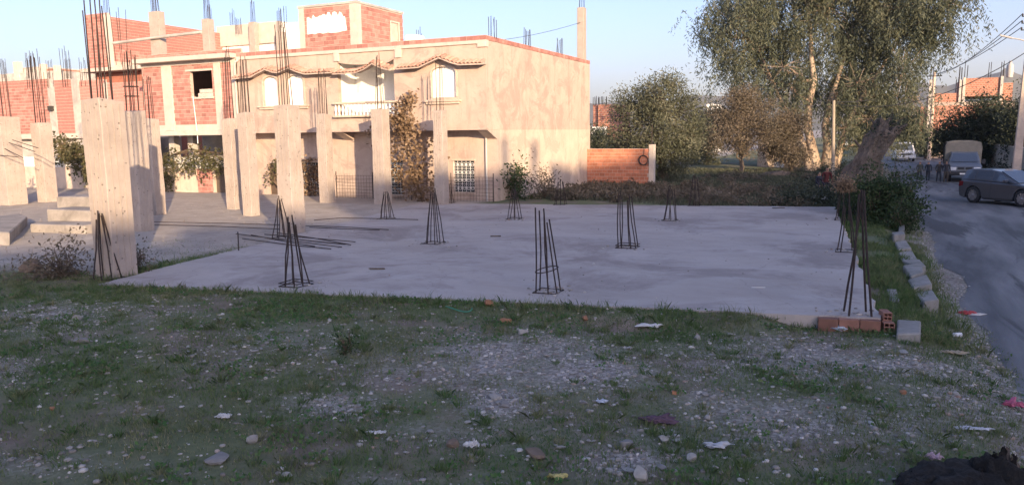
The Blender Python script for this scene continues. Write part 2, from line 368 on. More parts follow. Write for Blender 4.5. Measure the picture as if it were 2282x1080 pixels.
# hills on the horizon, and the air between
def ridge(name, prof, dist, mat):
    """prof: (photo x, photo y of the crest)"""
    V = []; n = len(prof); rows = [(-900, 0), (-600, .35), (-300, .72), (-120, .93), (0, 1.0), (160, .9), (600, .5), (1200, 0)]
    px = np.array([q[0] for q in prof], float); py = np.array([q[1] for q in prof], float); XS = np.linspace(px[0], px[-1], 150)
    for dr, k in rows:
        for j, x in enumerate(XS):
            y = np.interp(x, px, py); d = ray(x, y); h = math.hypot(d.x, d.y); s = dist/h
            z = CAMH+d.z*s; s2 = (dist+dr)/h
            rough = (float(fbm(x*7, dr, 160, 44))-.5)*.3*z*(1 if 0 < k < 1 else .25)
            V.append((d.x*s2, d.y*s2, max(z*k+rough*k, -1) if k > 0 else -2))
    w = len(XS); idx = np.arange(len(V)).reshape(len(rows), w)
    F = np.stack([idx[:-1, :-1], idx[:-1, 1:], idx[1:, 1:], idx[1:, :-1]], -1).reshape(-1, 4)
    tag(link(name, big_mesh(name, np.array(V), F, True), mat), kind='structure')
hm = surf('scrub_hillside', (.07, .075, .05), (.15, .14, .10), .012, bumps=.3, bscale=.05, bdist=6)
ridge('hills', [(900,300),(1150,262),(1300,232),(1430,225),(1480,228),(1545,212),(1590,214),(1650,222),(1720,206),(1800,212),(1900,205),(1980,215),(2060,186),(2110,192),(2160,178),(2205,166),(2240,158),(2290,168),(2420,150),(2600,190),(2800,285)], 2600, hm)
hz = MB().box(-4200, -600, -3, 4200, 4300, 330)
m = bpy.data.materials.new('haze_air'); m.use_nodes = True; t = m.node_tree; t.nodes.remove(t.nodes['Principled BSDF'])
pv = N(t, 'ShaderNodeVolumePrincipled'); pv.inputs['Density'].default_value = .00014; pv.inputs['Color'].default_value = (.86, .88, .95, 1); pv.inputs['Anisotropy'].default_value = 0.1
t.links.new(pv.outputs[0], t.nodes['Material Output'].inputs['Volume'])
HAZE = hz.build('haze', m); tag(HAZE, kind='stuff')
# ---------------------------------------------------------------- shared building pieces (all given in place coordinates)
def wm(o):
    m = o.matrix_basis.copy()
    if o.parent: m = wm(o.parent) @ o.matrix_parent_inverse @ m
    return m
def under(o, parent):
    """parent o, whose geometry is in place coordinates"""
    o.parent = parent; o.matrix_parent_inverse = wm(parent).inverted(); return o
def wpart(mb, name, mat, parent, bevel=0, fixn=False): return under(mb.build(name, mat, bevel=bevel, fixn=fixn), parent)
def unit_box():
    me = MB().box(-.5, -.5, -.5, .5, .5, .5).mesh('brick'); return me
def unit_bar(): 
    me = MB().tube([(0, 0, 0), (0, 0, .5), (0, 0, 1)], 1.0, 6).mesh('bar'); return me
BRICKME = {}
BARME = unit_bar(); BARME.materials.append(MT['steel'])
def bar(parent, p0, p1, r=.011, name='bar', mesh=None):
    p0, p1 = Vector(p0), Vector(p1); d = p1-p0
    o = bpy.data.objects.new(name, mesh or BARME); COL.objects.link(o)
    o.rotation_mode = 'QUATERNION'; o.rotation_quaternion = d.to_track_quat('Z', 'Y'); o.location = p0; o.scale = (r, r, d.length)
    if parent is not None: under(o, parent)
    return o
def bars_up(parent, x, y, z, h, n=6, w=.34, gather=.5, lean=(0, 0), r=.014, jit=.12):
    for k in range(n):
        a = 2*math.pi*(k+.5)/n; bx, by = w*.5*math.copysign(abs(math.cos(a))**.6, math.cos(a)), w*.5*math.copysign(abs(math.sin(a))**.6, math.sin(a))
        hh = h*(1+random.uniform(-jit, jit)); g = gather*random.uniform(.8, 1.2)
        bar(parent, (x+bx, y+by, z-.05), (x+bx*(1-g)+lean[0]*hh+random.uniform(-.04, .04), y+by*(1-g)+lean[1]*hh+random.uniform(-.04, .04), z+hh), r)
def wallp(parent, name, mat, ax, Pp, u0, u1, z0, z1, th=.25, holes=()):
    """wall in plane y=Pp facing -Y (ax 'y') or plane x=Pp facing +X (ax 'x'), with rectangular openings"""
    us = sorted({u0, u1, *[h[i] for h in holes for i in (0, 1) if u0 < h[i] < u1]}); zs = sorted({z0, z1, *[h[i] for h in holes for i in (2, 3) if z0 < h[i] < z1]})
    nu, nz = len(us)-1, len(zs)-1
    solid = [[not any(h[0] < (us[i]+us[i+1])/2 < h[1] and h[2] < (zs[j]+zs[j+1])/2 < h[3] for h in holes) for j in range(nz)] for i in range(nu)]
    mb = MB(); pt = (lambda u, z, d: (u, Pp+d, z)) if ax == 'y' else (lambda u, z, d: (Pp-d, u, z))
    S_ = lambda i, j: 0 <= i < nu and 0 <= j < nz and solid[i][j]
    for i in range(nu):
        for j in range(nz):
            if not solid[i][j]: continue
            a, b, c, d = us[i], us[i+1], zs[j], zs[j+1]
            mb.add([pt(a, c, 0), pt(b, c, 0), pt(b, d, 0), pt(a, d, 0)], [(0, 1, 2, 3)]); mb.add([pt(a, c, th), pt(b, c, th), pt(b, d, th), pt(a, d, th)], [(3, 2, 1, 0)])
            if not S_(i-1, j): mb.add([pt(a, c, 0), pt(a, d, 0), pt(a, d, th), pt(a, c, th)], [(0, 1, 2, 3)])
            if not S_(i+1, j): mb.add([pt(b, c, 0), pt(b, c, th), pt(b, d, th), pt(b, d, 0)], [(0, 1, 2, 3)])
            if not S_(i, j-1): mb.add([pt(a, c, 0), pt(a, c, th), pt(b, c, th), pt(b, c, 0)], [(0, 1, 2, 3)])
            if not S_(i, j+1): mb.add([pt(a, d, 0), pt(b, d, 0), pt(b, d, th), pt(a, d, th)], [(0, 1, 2, 3)])
    return wpart(mb, name, mat, parent)
HBN = {}
def brickwork(house, parent, ax, Pp, u0, u1, z0, z1, holes=(), bw=.30, bh=.2, j=.02, mat='brick', cap=295, proud=.016):
    """courses of hollow bricks laid on the mortar bed 'parent' whose face is the plane Pp"""
    key = mat
    if key not in BRICKME: BRICKME[key] = unit_box(); BRICKME[key].materials.append(MT[mat])
    rest = MB(); row = 0; z = z0
    while z < z1-.05:
        h = min(bh, z1-z); u = u0-(bw+j)*(.5 if row % 2 else 0)-random.uniform(0, .04)
        while u < u1-.03:
            a, b = max(u, u0), min(u+bw, u1); u += bw+j
            if b-a < .05: continue
            segs = [(a, b)]
            for hh in holes:
                if hh[2] < z+h*.6 and hh[3] > z+h*.4:
                    ns = []
                    for (p, q) in segs:
                        if q <= hh[0] or p >= hh[1]: ns.append((p, q)); continue
                        if hh[0]-p > .04: ns.append((p, hh[0]))
                        if q-hh[1] > .04: ns.append((hh[1], q))
                    segs = ns
            for (p, q) in segs:
                dep = .06; off = random.uniform(-.007, .006); c = ((p+q)/2, (z+z+h-j)/2+random.uniform(-.004, .004))
                HBN[house.name] = HBN.get(house.name, 0)+1
                if ax == 'y': loc = (c[0], Pp-proud+dep/2+off, c[1]); sc = (q-p, dep, h-j)
                else: loc = (Pp+proud-dep/2+off, c[0], c[1]); sc = (dep, q-p, h-j)
                if HBN[house.name] <= cap:
                    o = bpy.data.objects.new('brick', BRICKME[key]); COL.objects.link(o); o.location = loc; o.scale = sc
                    o.rotation_euler = (0, random.uniform(-.006, .006), 0) if ax == 'y' else (random.uniform(-.006, .006), 0, 0)
                    under(o, parent)
                else:
                    rest.box(loc[0]-sc[0]/2, loc[1]-sc[1]/2, loc[2]-sc[2]/2, loc[0]+sc[0]/2, loc[1]+sc[1]/2, loc[2]+sc[2]/2)
        z += bh; row += 1
    if rest.v:
        tag(wpart(rest, 'bricks', MT[mat], parent), kind='stuff')

# ================================================================ rendered house (right half of the row)
YU, YG, XR = 29.75, 30.7, -14.87
H1 = empty('rendered_house', (-22, 36, 0), 0, 'two storey cement rendered house with arched white windows and terracotta tile canopies', 'house')
winA = [(-27.25, -26.32, 4.68, 6.1), (-25.76, -24.73, 4.68, 6.1), (-17.58, -16.35, 4.8, 6.12)]
log = (-22.7, -19.55, 4.1, 6.78)
wf = wallp(H1, 'front_wall', MT['plaster'], 'y', YU, -28.9, XR, 3.6, 7.0, .25, winA+[log])
wallp(H1, 'side_wall', MT['plaster'], 'x', XR, YU+.25, 43.4, 3.6, 7.14, .25)
wpart(MB().box(XR-.25, YG+.25, -.3, XR+.02, 43.42, 3.6), 'lower_side_wall', MT['plaster_pale'], H1)
gwin = [(-17.11, -16.03, .55, 1.98), (-20.7, -19.85, .35, 1.96), (-26.02, -24.81, .25, 1.85), (-28.1, -27.5, -.3, 1.8)]
wallp(H1, 'ground_floor_wall', MT['plaster'], 'y', YG, -28.9, XR+.015, -.3, 3.35, .25, gwin)
wpart(MB().box(-28.9, YU-.03, 3.35, XR+.03, 43.4, 3.6), 'floor_slab', MT['plaster'], H1)
wpart(MB().box(-28.9, 43.1, -.3, XR-.26, 43.35, 7.0).box(-28.9, YG+.26, -.3, -28.65, 43.1, 7.0), 'rear_walls', MT['plaster'], H1)
wpart(MB().box(-28.64, YU+.26, 6.85, XR-.26, 43.08, 7.0), 'roof_slab', MT['concrete'], H1)
# wedges added under the overhang, shaped after the soffit's corner shadow
wpart(MB().prism([(YU, 3.348), (YG, 3.348), (YG, 2.95), (YU+.25, 3.24)], lambda a, b: (XR-.5, a, b), lambda a, b: (XR+.012, a, b)), 'soffit_shadow_wedge', MT['plaster'], H1, fixn=True)
wpart(MB().prism([(YU, 3.348), (YG, 3.348), (YG, 2.95), (YU+.25, 3.24)], lambda a, b: (-23.1, a, b), lambda a, b: (-22.6, a, b)), 'soffit_shadow_wedge', MT['plaster'], H1, fixn=True)
# stepped cornice band and brick parapet above it
for (a, b, z0) in ((-28.9, -22.85, 6.99), (-22.85, -22.55, 6.62), (-22.55, -19.45, 6.97), (-19.45, -19.1, 6.62), (-19.1, -15.25, 7.0), (-15.25, XR+.05, 6.85)):
    wpart(MB().box(a+.002, YU-.07, z0, b-.002, YU+.2, 7.15), 'cornice_band', MT['beam'], H1, bevel=.012)
par = wpart(MB().box(-28.9, YU, 7.15, XR-.2, YU+.16, 7.35).box(XR-.2, YU, 7.15, XR, 43.4, 7.35), 'parapet', MT['mortar'], H1)
brickwork(H1, par, 'y', YU, -28.88, XR, 7.155, 7.36)
brickwork(H1, par, 'x', XR, YU+.02, 43.4, 7.155, 7.36)
# room on the roof
rx0, rx1, ry0, ry1, rz1 = -25.85, -22.35, 31.0, 35.0, 9.5
wpart(MB().box(rx0+.02, ry0+.02, 7.0, rx1-.02, ry1, rz1-.08), 'roof_room', MT['mortar'], H1)
rr = wallp(H1, 'roof_room_front', MT['mortar'], 'y', ry0, rx0, rx1, 7.0, rz1-.06, .02)
brickwork(H1, rr, 'y', ry0, rx0+.34, rx1-.42, 7.4, rz1-.08)
rs = wallp(H1, 'roof_room_side', MT['mortar'], 'x', rx1, ry0, ry1, 7.0, rz1-.06, .02, [(33.85, 34.55, 7.0, 8.9)])
brickwork(H1, rs, 'x', rx1, ry0+.3, ry1, 7.4, rz1-.08, [(33.8, 34.6, 6, 8.95)])
wpart(MB().box(rx0-.04, ry0-.06, rz1-.06, rx1+.05, ry1+.05, rz1+.05), 'roof_room_slab', MT['concrete'], H1)
wpart(MB().box(rx0, ry0-.035, 7.0, rx0+.33, ry0+.01, rz1-.07), 'corner_post', MT['beam'], H1)
wpart(MB().box(rx1-.41, ry0-.035, 7.0, rx1+.03, ry0+.29, rz1-.07), 'corner_post', MT['beam'], H1)
pts = [(-25.35, 8.15)]+[(-25.35+.1*k, 8.98+random.uniform(-.12, .18)) for k in range(0, 24)]+[(-22.95, 8.2)]+[(-22.98-.16*k, 8.16+random.uniform(-.03, .03)) for k in range(1, 14)]
wpart(MB().prism(pts, lambda a, b: (a, ry0-.018, b), lambda a, b: (a, ry0-.034, b)), 'plaster_patch', MT['white'], H1, fixn=True)
d = wpart(MB().box(rx1-.16, 33.86, 7.0, rx1-.05, 34.54, 8.88), 'roof_room_door', MT['dark'], H1)
wpart(MB().box(rx1-.03, 33.78, 7.0, rx1+.05, 33.85, 8.97).box(rx1-.03, 34.55, 7.0, rx1+.05, 34.62, 8.97).box(rx1-.03, 33.85, 8.9, rx1+.05, 34.55, 8.97), 'door_frame', MT['beam'], d)
wpart(MB().box(rx1+.15, 34.9, 7.0, rx1+.9, 35.7, 8.35).box(rx1+.9, 35.0, 7.0, rx1+1.4, 35.6, 7.95), 'roof_tank', MT['white'], H1, bevel=.06)
# upper windows: arched head, moulded surround, closed shutters, sill
def arch_window(u0, u1, z0, z1, rise=.26):
    w = (u1-u0)/2; c = (u0+u1)/2
    root = wpart(MB().prism([(u0-.07, z0), (u0, z0), (u0, z1-rise)]+[(c+w*math.cos(a), z1-rise+rise*math.sin(a)) for a in np.linspace(math.pi, 0, 13)][1:]+[(u1, z0), (u1+.07, z0), (u1+.07, z1-rise)]+[(c+(w+.07)*math.cos(a), z1-rise+(rise+.08)*math.sin(a)) for a in np.linspace(0, math.pi, 13)][1:],
        lambda a, b: (a, YU-.05, b), lambda a, b: (a, YU+.01, b)), 'window', MT['plaster_pale'], H1)
    # spandrels closing the square opening above the arch
    for s in (-1, 1):
        poly = [(c+s*w, z1-rise), (c+s*w, z1+.001), (c, z1+.001)]+[(c+s*w*math.cos(a), z1-rise+rise*math.sin(a)) for a in np.linspace(math.pi/2, 0, 7)][:-1]
        wpart(MB().prism(poly, lambda a, b: (a, YU+.002, b), lambda a, b: (a, YU+.2, b)), 'arch_infill', MT['plaster'], root, fixn=True)
    for s in (0, 1):
        a, b = (u0, c-.012) if s == 0 else (c+.012, u1)
        mb = MB().box(a, YU+.1, z0, b, YU+.13, z1)
        for k in range(14):
            zz = z0+.06+(z1-z0-.1)*k/14; mb.box(a+.05, YU+.09, zz, b-.05, YU+.101, zz+.05)
        wpart(mb, 'shutter', MT['shutter'], root)
for w in winA: arch_window(*w)
for (a, b) in ((-27.6, -24.4), (-17.95, -16.08)):
    wpart(MB().box(a, YU-.16, 4.60, b, YU+.1, 4.675).box(a+.09, YU-.1, 4.5, b-.09, YU+.02, 4.598), 'window_sill', MT['plaster_pale'], H1, bevel=.015)
# loggia with white back wall and balustrade
wpart(MB().box(log[0]-.1, YU+1.4, 3.6, log[1]+.1, YU+1.5, 6.84), 'loggia_back_wall', MT['white'], H1)
for a, b in ((log[0]-.12, log[0]), (log[1], log[1]+.12)): wpart(MB().box(a, YU+.26, 3.6, b, YU+1.4, 6.84), "loggia_cheek", MT["white"], H1)
arch = [(log[0], 6.79), (log[0], 6.7)]+[(log[0]+(log[1]-log[0])*k/14, 6.42+.16*abs(1-2*k/14)**2.2-(.0 if k < 9 else .1*math.sin((k-9)/5*math.pi))) for k in range(15)]+[(log[1], 6.79)]
wpart(MB().prism(arch, lambda a, b: (a, YU+.004, b), lambda a, b: (a, YU+.2, b)), 'loggia_arch', MT['plaster'], H1, fixn=True)
rail = wpart(MB().box(-22.95, YU-.2, 4.63, -19.05, YU+.06, 4.73), 'balcony_rail', MT['plaster_pale'], H1, bevel=.02)
wpart(MB().box(-22.95, YU-.2, 4.02, -19.05, YU+.2, 4.12), 'balcony_ledge', MT['plaster_pale'], H1, bevel=.02)
bal = MB().lathe([(.045, 0), (.045, .05), (.028, .07), (.03, .12), (.062, .24), (.058, .30), (.03, .42), (.028, .45), (.045, .47), (.045, .51)], 10).mesh('baluster')
for k in range(19):
    under(link('baluster', bal, MT['white'], None, (-22.85+k*.204, YU-.06, 4.12)), rail)
# tile canopies that rise to a point over the windows
tm = MB()
for k in range(7):
    a0, a1 = math.pi*k/7, math.pi*(k+1)/7
    tm.add([(math.cos(a0)*.1, 0, math.sin(a0)*.075), (math.cos(a1)*.1, 0, math.sin(a1)*.075), (math.cos(a1)*.085, .4, math.sin(a1)*.075+.16), (math.cos(a0)*.085, .4, math.sin(a0)*.075+.16)], [(0, 1, 2, 3)], True)
    tm.add([(math.cos(a0)*.1, 0, math.sin(a0)*.075), (math.cos(a1)*.1, 0, math.sin(a1)*.075), (math.cos(a1)*.075, 0, math.sin(a1)*.052), (math.cos(a0)*.075, 0, math.sin(a0)*.052)], [(3, 2, 1, 0)])
TILE = tm.mesh('tile')
def canopy(path):
    mb = MB()
    for i in range(len(path)-1):
        (a, za), (b, zb) = path[i], path[i+1]
        mb.prism([(0, -.06), (.42, -.02), (.42, .16), (0, -.005)], lambda d, z: (a, YU-.42+d, za+z), lambda d, z: (b, YU-.42+d, zb+z))
    root = wpart(mb, 'tile_canopy', MT['plaster'], H1, fixn=True)
    L = 0
    for i in range(len(path)-1):
        (a, za), (b, zb) = path[i], path[i+1]; n = max(1, round(math.hypot(b-a, zb-za)/.2))
        for k in range(n):
            f = (k+.5)/n
            o = link('tile', TILE, MT['tile'], None, (a+(b-a)*f, YU-.45+random.uniform(-.015, .015), za+(zb-za)*f+.0), (random.uniform(-.03, .03), -math.atan2(zb-za, b-a), 0))
            under(o, root)
canopy([(-28.9, 6.08), (-27.7, 6.12), (-27.2, 6.3), (-26.75, 6.45), (-26.3, 6.3), (-25.95, 6.26), (-25.3, 6.45), (-24.8, 6.25), (-24.3, 6.12), (-22.75, 6.12)])
canopy([(-19.15, 6.12), (-18.0, 6.14), (-17.5, 6.32), (-16.97, 6.5), (-16.4, 6.28), (-16.0, 6.16), (XR+.02, 6.14)])
canopy([(-22.7, 6.05), (-21.4, 6.05), (-20.9, 6.2), (-20.45, 6.42), (-19.95, 6.2), (-19.55, 6.1)])
# ground-floor windows with white grilles, and a door
for i, (a, b, c, dd) in enumerate(gwin):
    if i == 3:
        wpart(MB().box(a, YG+.12, c, b, YG+.16, dd), 'door', plain('brown_door', (.10, .07, .05)), H1); continue
    g = wpart(MB().box(a, YG+.16, c, b, YG+.18, dd), 'window', MT['glass'], H1)
    wpart(MB().box(a-.06, YG-.05, dd, b+.06, YG+.02, dd+.07), 'lintel', MT['plaster_pale'], g); wpart(MB().box(a-.05, YG-.08, c-.07, b+.05, YG+.02, c), 'window_sill', MT['plaster_pale'], g)
    mb = MB()
    n = 5
    for k in range(n+1):
        x = a+(b-a)*k/n; mb.tube([(x, YG+.03, c), (x, YG+.03, dd)], .011, 5)
    for k in range(9):
        z = c+(dd-c)*k/8; mb.tube([(a, YG+.035, z), (b, YG+.035, z)], .010, 5)
    for k in range(n):
        for q in range(4):
            cx, cz = a+(b-a)*(k+.5)/n, c+(dd-c)*(q+.5)/4
            mb.tube([(cx+.085*math.cos(s), YG+.028, cz+.085*math.sin(s)) for s in np.linspace(0, 2*math.pi, 11)], .010, 4, cap=False)
    wpart(mb, 'grille', MT['white'], g)
p0 = aty(1083, 312, YG-.06)
wpart(MB().tube([(p0.x, YG-.06, -.1), (p0.x, YG-.06, 3.34)], .05, 8), 'drain_pipe', MT['pvc'], H1)
wpart(MB().tube([(-28.98, YU-.08, 3.4), (-28.98, YU-.08, 6.6), (-28.9, YU-.1, 6.9), (-28.75, YU-.02, 7.0)], .055, 8), 'drain_pipe', MT['pvc'], H1)
# starter bars and the unfinished column on the roof
for (px, py, h) in ((1098, 78, .85), (1175, 98, .8), (1247, 115, .8)):
    q = atx(px, py, XR-.12); bars_up(H1, q.x, q.y, 7.33, h, 6, .3, .15)
q = atx(1297, 130, XR-.2)
wpart(MB().box(XR-.42, q.y-.25, 7.0, XR-.02, q.y+.25, 10.25), 'roof_column', MT['column'], H1, bevel=.015)
bars_up(H1, XR-.22, q.y, 10.25, 1.2, 5, .3, .2)
for (px, py, h) in ((630, 15, .9), (933, 82, .7)):
    q = aty(px, py, 36.0); bars_up(H1, q.x, q.y, 7.0 if px > 900 else 9.5, h+(1.0 if px > 900 else .2), 5, .3, .1)

# ================================================================ brick house (middle of the row)
H2 = empty('unfinished_brick_house', (-32.4, 36, 0), 0, 'unfinished red brick house with one bricked-up window, left of the rendered house', 'house')
w2 = (-32.25, -30.67, 5.26, 6.58)
b2 = wallp(H2, 'front_wall', MT['mortar'], 'y', YU+.05, -35.75, -29.0, 3.52, 7.1, .22, [w2])
brickwork(H2, b2, 'y', YU+.05, -35.7, -29.35, 3.85, 6.95, [w2, (-34.3, -33.52, 3, 8), (-30.55, -30.05, 3, 8)])
for (a, b) in ((-34.26, -33.56), (-30.52, -30.08), (-29.33, -29.0)):
    wpart(MB().box(a, YU-.0, 3.53, b, YU+.2, 7.1), 'frame_column', MT['beam'], H2, bevel=.015)
wpart(MB().box(-35.75, YU+.01, 6.93, -29.0, YU+.2, 7.1).box(-35.75, YU+.015, 3.53, -29.0, YU+.2, 3.84), 'frame_beam', MT['beam'], H2)
wpart(MB().box(-35.95, YU-.45, 7.105, -28.96, 42.0, 7.34), 'roof_slab', MT['beam'], H2, bevel=.02)
wpart(MB().box(-35.6, YU-.12, 3.28, -29.0, YU+.95, 3.525), 'floor_slab', MT['beam'], H2, bevel=.015)
wpart(MB().box(w2[0]-.22, YU-.02, w2[3], w2[1]+.06, YU+.2, w2[3]+.1), 'lintel', MT['beam'], H2)
mb = MB()
for r in range(2):
    for k in range(4 if r == 0 else 3): mb.box(-31.75+k*.3+(.12 if r else 0), YU+.06, 5.265+r*.2, -31.47+k*.3+(.12 if r else 0), YU+.2, 5.455+r*.2)
wpart(mb, 'loose_block', MT['beam'], H2, bevel=.01)
wpart(MB().box(-31.95, YU-.06, 5.16, -30.62, YU+.2, 5.258), 'window_sill', MT['beam'], H2)
wpart(MB().box(-35.7, YU+.3, 3.53, -35.5, 42, 7.1).box(-35.5, 41.8, -.3, -29.2, 42, 7.1).box(-29.2, YU+.3, -.3, -29.0, 42, 7.1), 'rear_walls', MT['mortar'], H2)
wpart(MB().box(-35.5, 33.4, -.3, -29.2, 33.55, 3.28), 'recessed_wall', MT['concrete'], H2)
for x in (-34.05, -35.5): wpart(MB().box(x, YG+.3, -.3, x+.4, YG+.7, 3.28), 'post', MT['concrete'], H2)
# cable hanging from the facade
wpart(MB().tube([aty(430+2*k, 215+k*17, YU-.06) for k in range(6)]+[aty(441, 320, YU-.1)], .022, 5), 'cable', MT['white'], H2)
# parapet, roof columns and the raking beam above the roof slab
rp = wallp(H2, 'roof_parapet', MT['mortar'], 'y', YU+.35, -35.6, -28.96, 7.34, 7.62, .18)
brickwork(H2, rp, 'y', YU+.35, -35.6, -28.96, 7.345, 7.62)
def roofcol(parent, pxl, pxr, pyt, Yp, zb, hb, d=.42):
    a, b = aty(pxl, pyt, Yp), aty(pxr, pyt, Yp)
    c = wpart(MB().box(a.x+(0), Yp, zb, b.x, Yp+d, a.z), 'roof_column', MT['column'], parent, bevel=.015)
    bars_up(parent, (a.x+b.x)/2, Yp+d/2, a.z, hb, 6, .3, .3)
roofcol(H2, 330, 352, 27, YU+.6, 7.34, 1.3); roofcol(H2, 448, 463, 43, YU+.6, 7.34, 1.2)
a, b = aty(252, 97, YU+.5), aty(449, 72, YU+.5)
wpart(MB().tube([a, a.lerp(b, .5)+Vector((0, 0, .02)), b], .085, 6), 'raking_beam', MT['concrete'], H2)
bars_up(H2, a.x+.2, YU+.8, 7.3, 2.9, 4, .5, -.4)

# ================================================================ taller brick house behind, left
H0 = empty('tall_brick_house', (-47, 42, 0), 0, 'tallest red brick house on the left, with a long bare side wall', 'house')
yb, xb = 36.0, -46.06
f0 = wallp(H0, 'front_wall', MT['mortar'], 'y', yb, -48.2, xb, 7.85, 11.42, .22)
s0 = wallp(H0, 'side_wall', MT['mortar'], 'x', xb, yb+.22, 50.4, 7.85, 11.2, .22)
brickwork(H0, f0, 'y', yb, -48.2, xb-.3, 7.86, 11.44); brickwork(H0, s0, 'x', xb, yb+.3, 50.4, 8.3, 11.2)
wpart(MB().box(xb-.28, yb-.03, 7.85, xb+.03, yb+.28, 11.3), 'corner_post', MT['beam'], H0)
wpart(MB().box(-48.5, yb-.5, 7.6, -42.6, 50.4, 7.848), 'floor_slab', MT['beam'], H0, bevel=.02)
wpart(MB().box(-48.2, 50.18, -.3, xb-.22, 50.4, 11.1).box(-48.2, yb+.22, 7.85, -48.0, 50.18, 11.1), 'rear_walls', MT['mortar'], H0)
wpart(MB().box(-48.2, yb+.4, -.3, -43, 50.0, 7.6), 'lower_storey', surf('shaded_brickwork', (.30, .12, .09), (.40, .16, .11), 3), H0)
bars_up(H0, xb-.15, yb+.15, 11.3, 1.9, 5, .3, .1)
for (px, py) in ((347, 72), (470, 78), (520, 82)):
    q = atx(px, py, xb-.1); bars_up(H0, q.x, q.y, 11.15, 1.9, 5, .3, .15)

# ================================================================ brick walls at the far left
H3 = empty('low_brick_house', (-47, 34.5, 0), 0, 'long low red brick house at the left edge with bars sprouting from its roof', 'house')
YL = 33.0
segs = [(-54.5, -48.35, 7.05), (-47.65, -46.0, 6.93), (-45.25, -43.0, 6.8), (-42.7, -39.4, 6.55)]
for (a, b, z1) in segs:
    s = wallp(H3, 'brick_wall', MT['mortar'], 'y', YL, a, b, 3.5, z1, .22); brickwork(H3, s, 'y', YL, a, b, 3.55, z1+.01, cap=298)
for (a, b, z1) in ((-48.35, -47.65, 6.5), (-46.0, -45.25, 6.9), (-43.0, -42.7, 6.6)):
    wpart(MB().box(a+.003, YL-.03, -.3, b-.003, YL+.25, z1), 'frame_column', MT['concrete'], H3, bevel=.015)
wpart(MB().box(-54.5, YL-.25, 3.2, -36.5, YL+.8, 3.498), 'floor_slab', MT['beam'], H3, bevel=.02)
wpart(MB().box(-54.5, YL+.3, -.3, -39.4, YL+.5, 3.19).box(-54.5, 35.2, -.3, -39.4, 35.4, 6.4), 'rear_walls', MT['concrete'], H3)
for (a, b) in ((-50.0, -48.6), (-46.4, -45.0), (-42.4, -41.2)):
    wn = wpart(MB().box(a, YL+.25, 1.9, b, YL+.29, 3.0), 'window', MT['glass'], H3)
    wpart(MB().box(a-.07, YL+.2, 1.83, b+.07, YL+.248, 1.9).box(a-.07, YL+.2, 3.0, b+.07, YL+.248, 3.07).box((a+b)/2-.03, YL+.21, 1.9, (a+b)/2+.03, YL+.249, 3.0), 'frame', MT['white'], wn)
wpart(MB().box(-48.15, YL-.28, 5.0, -47.85, YL-.04, 5.3), 'dark_hole', MT['dark'], H3)  # dark block standing in for the shade inside a hole
for (px, py, h, n) in ((70, 178, 2.2, 7), (150, 182, 2.3, 7), (190, 180, 1.6, 5), (108, 175, 1.0, 4)):
    q = aty(px, py, YL+.1); bars_up(H3, q.x, q.y, 6.5, h, n, .45, .05)
# boundary wall with a row of pierced blocks on top
BW = empty('boundary_wall', (-42, YG, 0), 0, 'low rendered boundary wall topped with white pierced blocks', 'wall')
wallp(BW, 'wall', MT['plaster_pale'], 'y', YG-.02, -54.5, -33.15, -.3, 1.49, .2)
bp = wallp(BW, 'brick_patch', MT['mortar'], 'y', YG-.02, -33.145, -32.0, -.3, 1.49, .2); brickwork(BW, bp, 'y', YG-.02, -33.14, -32.0, -.1, 1.49)
wpart(MB().box(-31.0, YG-.05, -.3, -30.6, YG+.2, 2.2).box(-32.0, YG-.03, -.3, -31.85, YG+.2, 1.7), 'gate_post', MT['plaster_pale'], BW)
wpart(MB().box(-31.85, YG+.05, -.3, -31.0, YG+.09, 1.75), 'gate', plain('brown_gate', (.11, .08, .06)), BW)
cb = MB()
for (x0, z0, x1, z1) in ((-.15, 0, -.125, .3), (.125, 0, .15, .3), (-.125, 0, .125, .025), (-.125, .275, .125, .3)): cb.box(x0, 0, z0, x1, .1, z1)
for s in (-1, 1): cb.prism([(-.125*s, .045), (-.105*s, .025), (.125*s, .255), (.105*s, .275)], lambda a, b: (a, .01, b), lambda a, b: (a, .09, b))
CB = cb.mesh('pierced_block'); 
x = -54.4
while x < -31.2:
    for r in (0, 1):
        if random.random() < .97: under(link('pierced_block', CB, MT['white'], None, (x+.15, YG+.02, 1.495+r*.306)), BW)
    x += .306

# ================================================================ houses and walls farther back
m, t, p = newmat('distant_brickwork')
bt = N(t, 'ShaderNodeTexBrick'); bt.inputs['Scale'].default_value = 1; bt.inputs['Brick Width'].default_value = .32; bt.inputs['Row Height'].default_value = .21; bt.inputs['Mortar Size'].default_value = .02
bt.inputs['Color1'].default_value = (.44, .18, .11, 1); bt.inputs['Color2'].default_value = (.36, .13, .08, 1); bt.inputs['Mortar'].default_value = (.42, .30, .24, 1)
cx = N(t, 'ShaderNodeCombineXYZ'); sx = N(t, 'ShaderNodeSeparateXYZ'); t.links.new(coords(t), sx.inputs[0]); ad = N(t, 'ShaderNodeMath', operation='ADD')
t.links.new(sx.outputs[0], ad.inputs[0]); t.links.new(sx.outputs[1], ad.inputs[1]); t.links.new(ad.outputs[0], cx.inputs[0]); t.links.new(sx.outputs[2], cx.inputs[1]); t.links.new(cx.outputs[0], bt.inputs['Vector'])
t.links.new(bt.outputs['Color'], p.inputs['Base Color']); p.inputs['Roughness'].default_value = .9; MT['brick_far'] = m
def block(parent, name, mat, l, r, t_, zb, Yp, depth, inset=0):
    a, b = aty(l, t_, Yp), aty(r, t_, Yp); wpart(MB().box(a.x, Yp+inset, zb, b.x, Yp+depth, a.z), name, MT[mat], parent); return a, b
